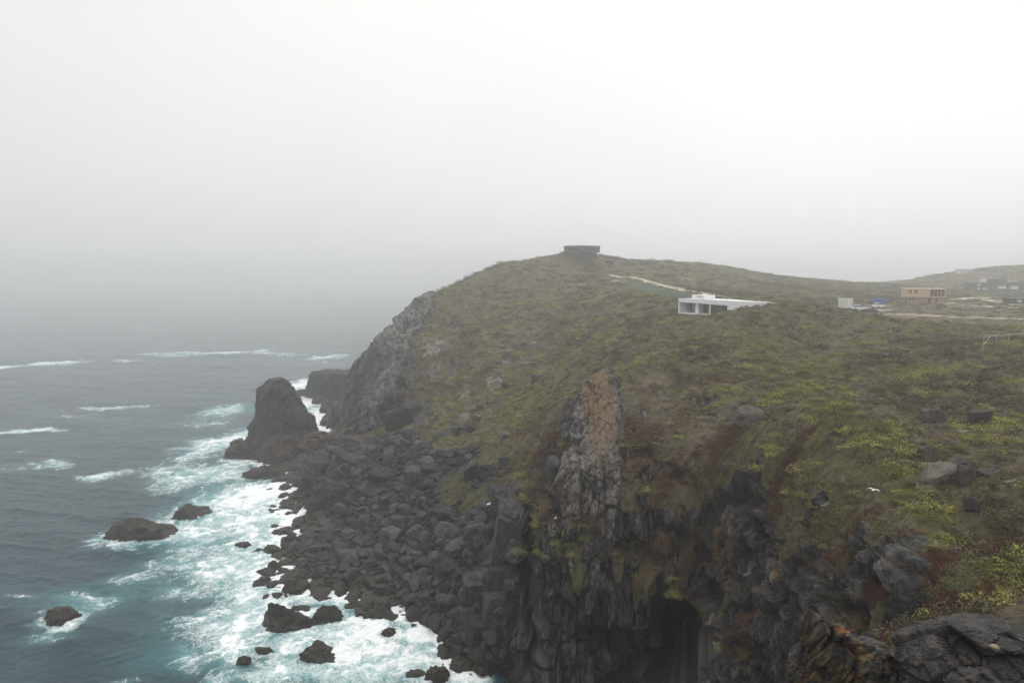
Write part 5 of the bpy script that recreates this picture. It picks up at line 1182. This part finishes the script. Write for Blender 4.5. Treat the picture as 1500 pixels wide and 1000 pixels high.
def vegetation():
    X, Y, Z, R_ = TG['PX'], TG['PY'], TG['PZ'], TG['R']
    base = (1 - smooth(0.25, 0.5, R_)) * (1 - TG['tm']) * (1 - TG['pad']) * (Z > 3) * (1 - smooth(.4, .6, TG['field'])) * (Y > 30) * (1 - smooth(0.5, 0.8, TG['dirt'])) * (1 - .8 * smooth(.3, .7, TG['dry']) * (Y > 130))
    # only ground that can be seen: inside the view with a margin
    tx = X / np.maximum(Y, 1); base = base * (tx > -.5) * (tx < .95)
    den = np.clip((90.0 / Y), 0.12, 3.2) ** 1.15
    x, y = X.astype(np.float32), Y.astype(np.float32)
    pn = fbm(x / 7, y / 7, None, 4, 91); pn2 = fbm(x / 4, y / 4, None, 3, 92)
    M = dict(
      yel=leaf_mat('yellow_green_cushion', (0.13, 0.135, 0.036), (0.26, 0.255, 0.070), (0.36, 0.345, 0.13)),
      grn=leaf_mat('dull_green_scrub', (0.040, 0.048, 0.014), (0.140, 0.148, 0.046), (0.21, 0.21, 0.085)),
      brn=leaf_mat('dry_brown_scrub', (0.030, 0.022, 0.015), (0.120, 0.090, 0.060), (0.20, 0.17, 0.13)),
      red=leaf_mat('red_succulent_mat', (0.045, 0.019, 0.014), (0.15, 0.066, 0.046), (0.09, 0.085, 0.04)),
      sage=leaf_mat('pale_sage_leaf', (0.085, 0.09, 0.045), (0.23, 0.23, 0.12)),
      straw=leaf_mat('straw_grass', (0.09, 0.066, 0.038), (0.19, 0.145, 0.085)))
    def prot(k, n, leaf, flat, seeds=4, **kw): return [tuft_mesh(k + '_tuft', 10 * i + hash_(k), n, leaf, flat, mat=M[k], **kw) for i in range(seeds)]
    def hash_(k): return sum(ord(c) for c in k)
    def jit(mask, n, seed): return surf_points(n, mask, seed)
    far = smooth(100, 200, Y)
    sets = [
     ('yel', base * den * (0.12 + smooth(0.16, 0.34, pn + 0.36 * np.clip(TG['yel'], 0, 1) + .25 * pn2)) * (1 - .8 * smooth(.3, .7, TG['red'])) * (1 - .85 * smooth(.3, .8, TG['brown'])) , 7600, (0.7, 1.6), 330, .085, .42, 'yellow green cushion bushes dotted over the slopes'),
     ('grn', base * den * (0.35 + smooth(-.3, .3, pn2)) * (1 - .6 * TG['brown']), 10000, (0.40, 0.95), 150, .10, .60, 'dull green low scrub covering the headland'),
     ('brn', base * den * (0.22 + 1.2 * smooth(-.05, .3, -pn - .25 * pn2)), 17000, (0.5, 1.5), 170, .09, .60, 'dry brown scrub between the green bushes'),
     ('red', base * den * smooth(0.25, 0.75, TG['red'] + .35 * pn2), 9000, (0.30, 0.70), 140, .09, .40, 'dark red succulent mats along the cliff edge'),
     ('sage', base * den * smooth(0.30, 0.75, TG['sage'] + .35 * pn2), 5200, (0.3, 0.8), 120, .09, .55, 'pale sage coloured plants near the gully'),
     ('straw', base * den * smooth(0.25, 0.8, TG['warm'] + .35 * pn2), 2600, (0.25, 0.6), 110, .10, .6, 'straw coloured dry grass tufts on the upper cliff')]
    for i, (k, mask, n, (s0, s1), leaves, leaf, flat, lab) in enumerate(sets):
        p, j, ii = jit(mask, n, 600 + i); r = np.random.default_rng(i)
        sc = r.uniform(s0, s1, n) * (1 + 0.9 * smooth(110, 240, p[:, 1])); p[:, 2] -= 0.10 * sc
        scatter({'yel': 'cushion_bushes', 'grn': 'green_scrub', 'brn': 'dry_scrub', 'red': 'red_succulents', 'sage': 'sage_plants', 'straw': 'straw_grass'}[k], prot(k, leaves, leaf, flat), p, sc, 40 + i, lab)
    # plants clinging to the rock faces
    cl = smooth(0.5, 0.8, R_) * (Z > 9) * (1 - smooth(.2, .5, TG['beach'])) * (Y < 200) * (Y > 40) * smooth(.05, .3, pn2 + .25 * pn + .3 * TG['red']) * (tx > -.5) * (tx < .8) 
    cl = cl * np.maximum(1.0, TG['sl']) 
    cl = np.maximum(cl, 3.0 * TG['ledge'] * np.maximum(1, TG['sl']))
    for i, k in enumerate(('red', 'brn', 'grn', 'straw')):
        n = (3200, 2400, 1300, 1500)[i]; p, j, ii = jit(cl, n, 700 + i); r = np.random.default_rng(50 + i)
        scatter({'red': 'cliff_succulents', 'brn': 'cliff_dry_plants', 'grn': 'cliff_green_plants', 'straw': 'cliff_grass'}[k], prot(k, 110, .09, .5, 3), p, r.uniform(.25, .6, n), 60 + i, {'red': 'red plants clinging to the dark cliff', 'brn': 'dry brown plants clinging to the dark cliff', 'grn': 'green plants clinging to the dark cliff', 'straw': 'straw grass clinging to the dark cliff'}[k])
vegetation()
# ------------------------------------------------------------------ sea fog: even air over everything
def haze():
    o = MB().box(-15000, -1500, -9, 15000, 15000, 84).build('haze', None); me = o.data
    m = bpy.data.materials.new('sea_fog'); m.use_nodes = True; nt = m.node_tree; nt.nodes.clear()
    out = nt.nodes.new('ShaderNodeOutputMaterial'); pv = nt.nodes.new('ShaderNodeVolumePrincipled')
    pv.inputs['Color'].default_value = (0.99, 0.992, 0.995, 1); pv.inputs['Density'].default_value = HAZE_D; pv.inputs['Anisotropy'].default_value = 0.74
    nt.links.new(pv.outputs[0], out.inputs['Volume']); me.materials.append(m)
    tag(o, 'pale sea fog thickening over the water and the far hill', kind='stuff')
HAZE_D = 0.00120
haze()
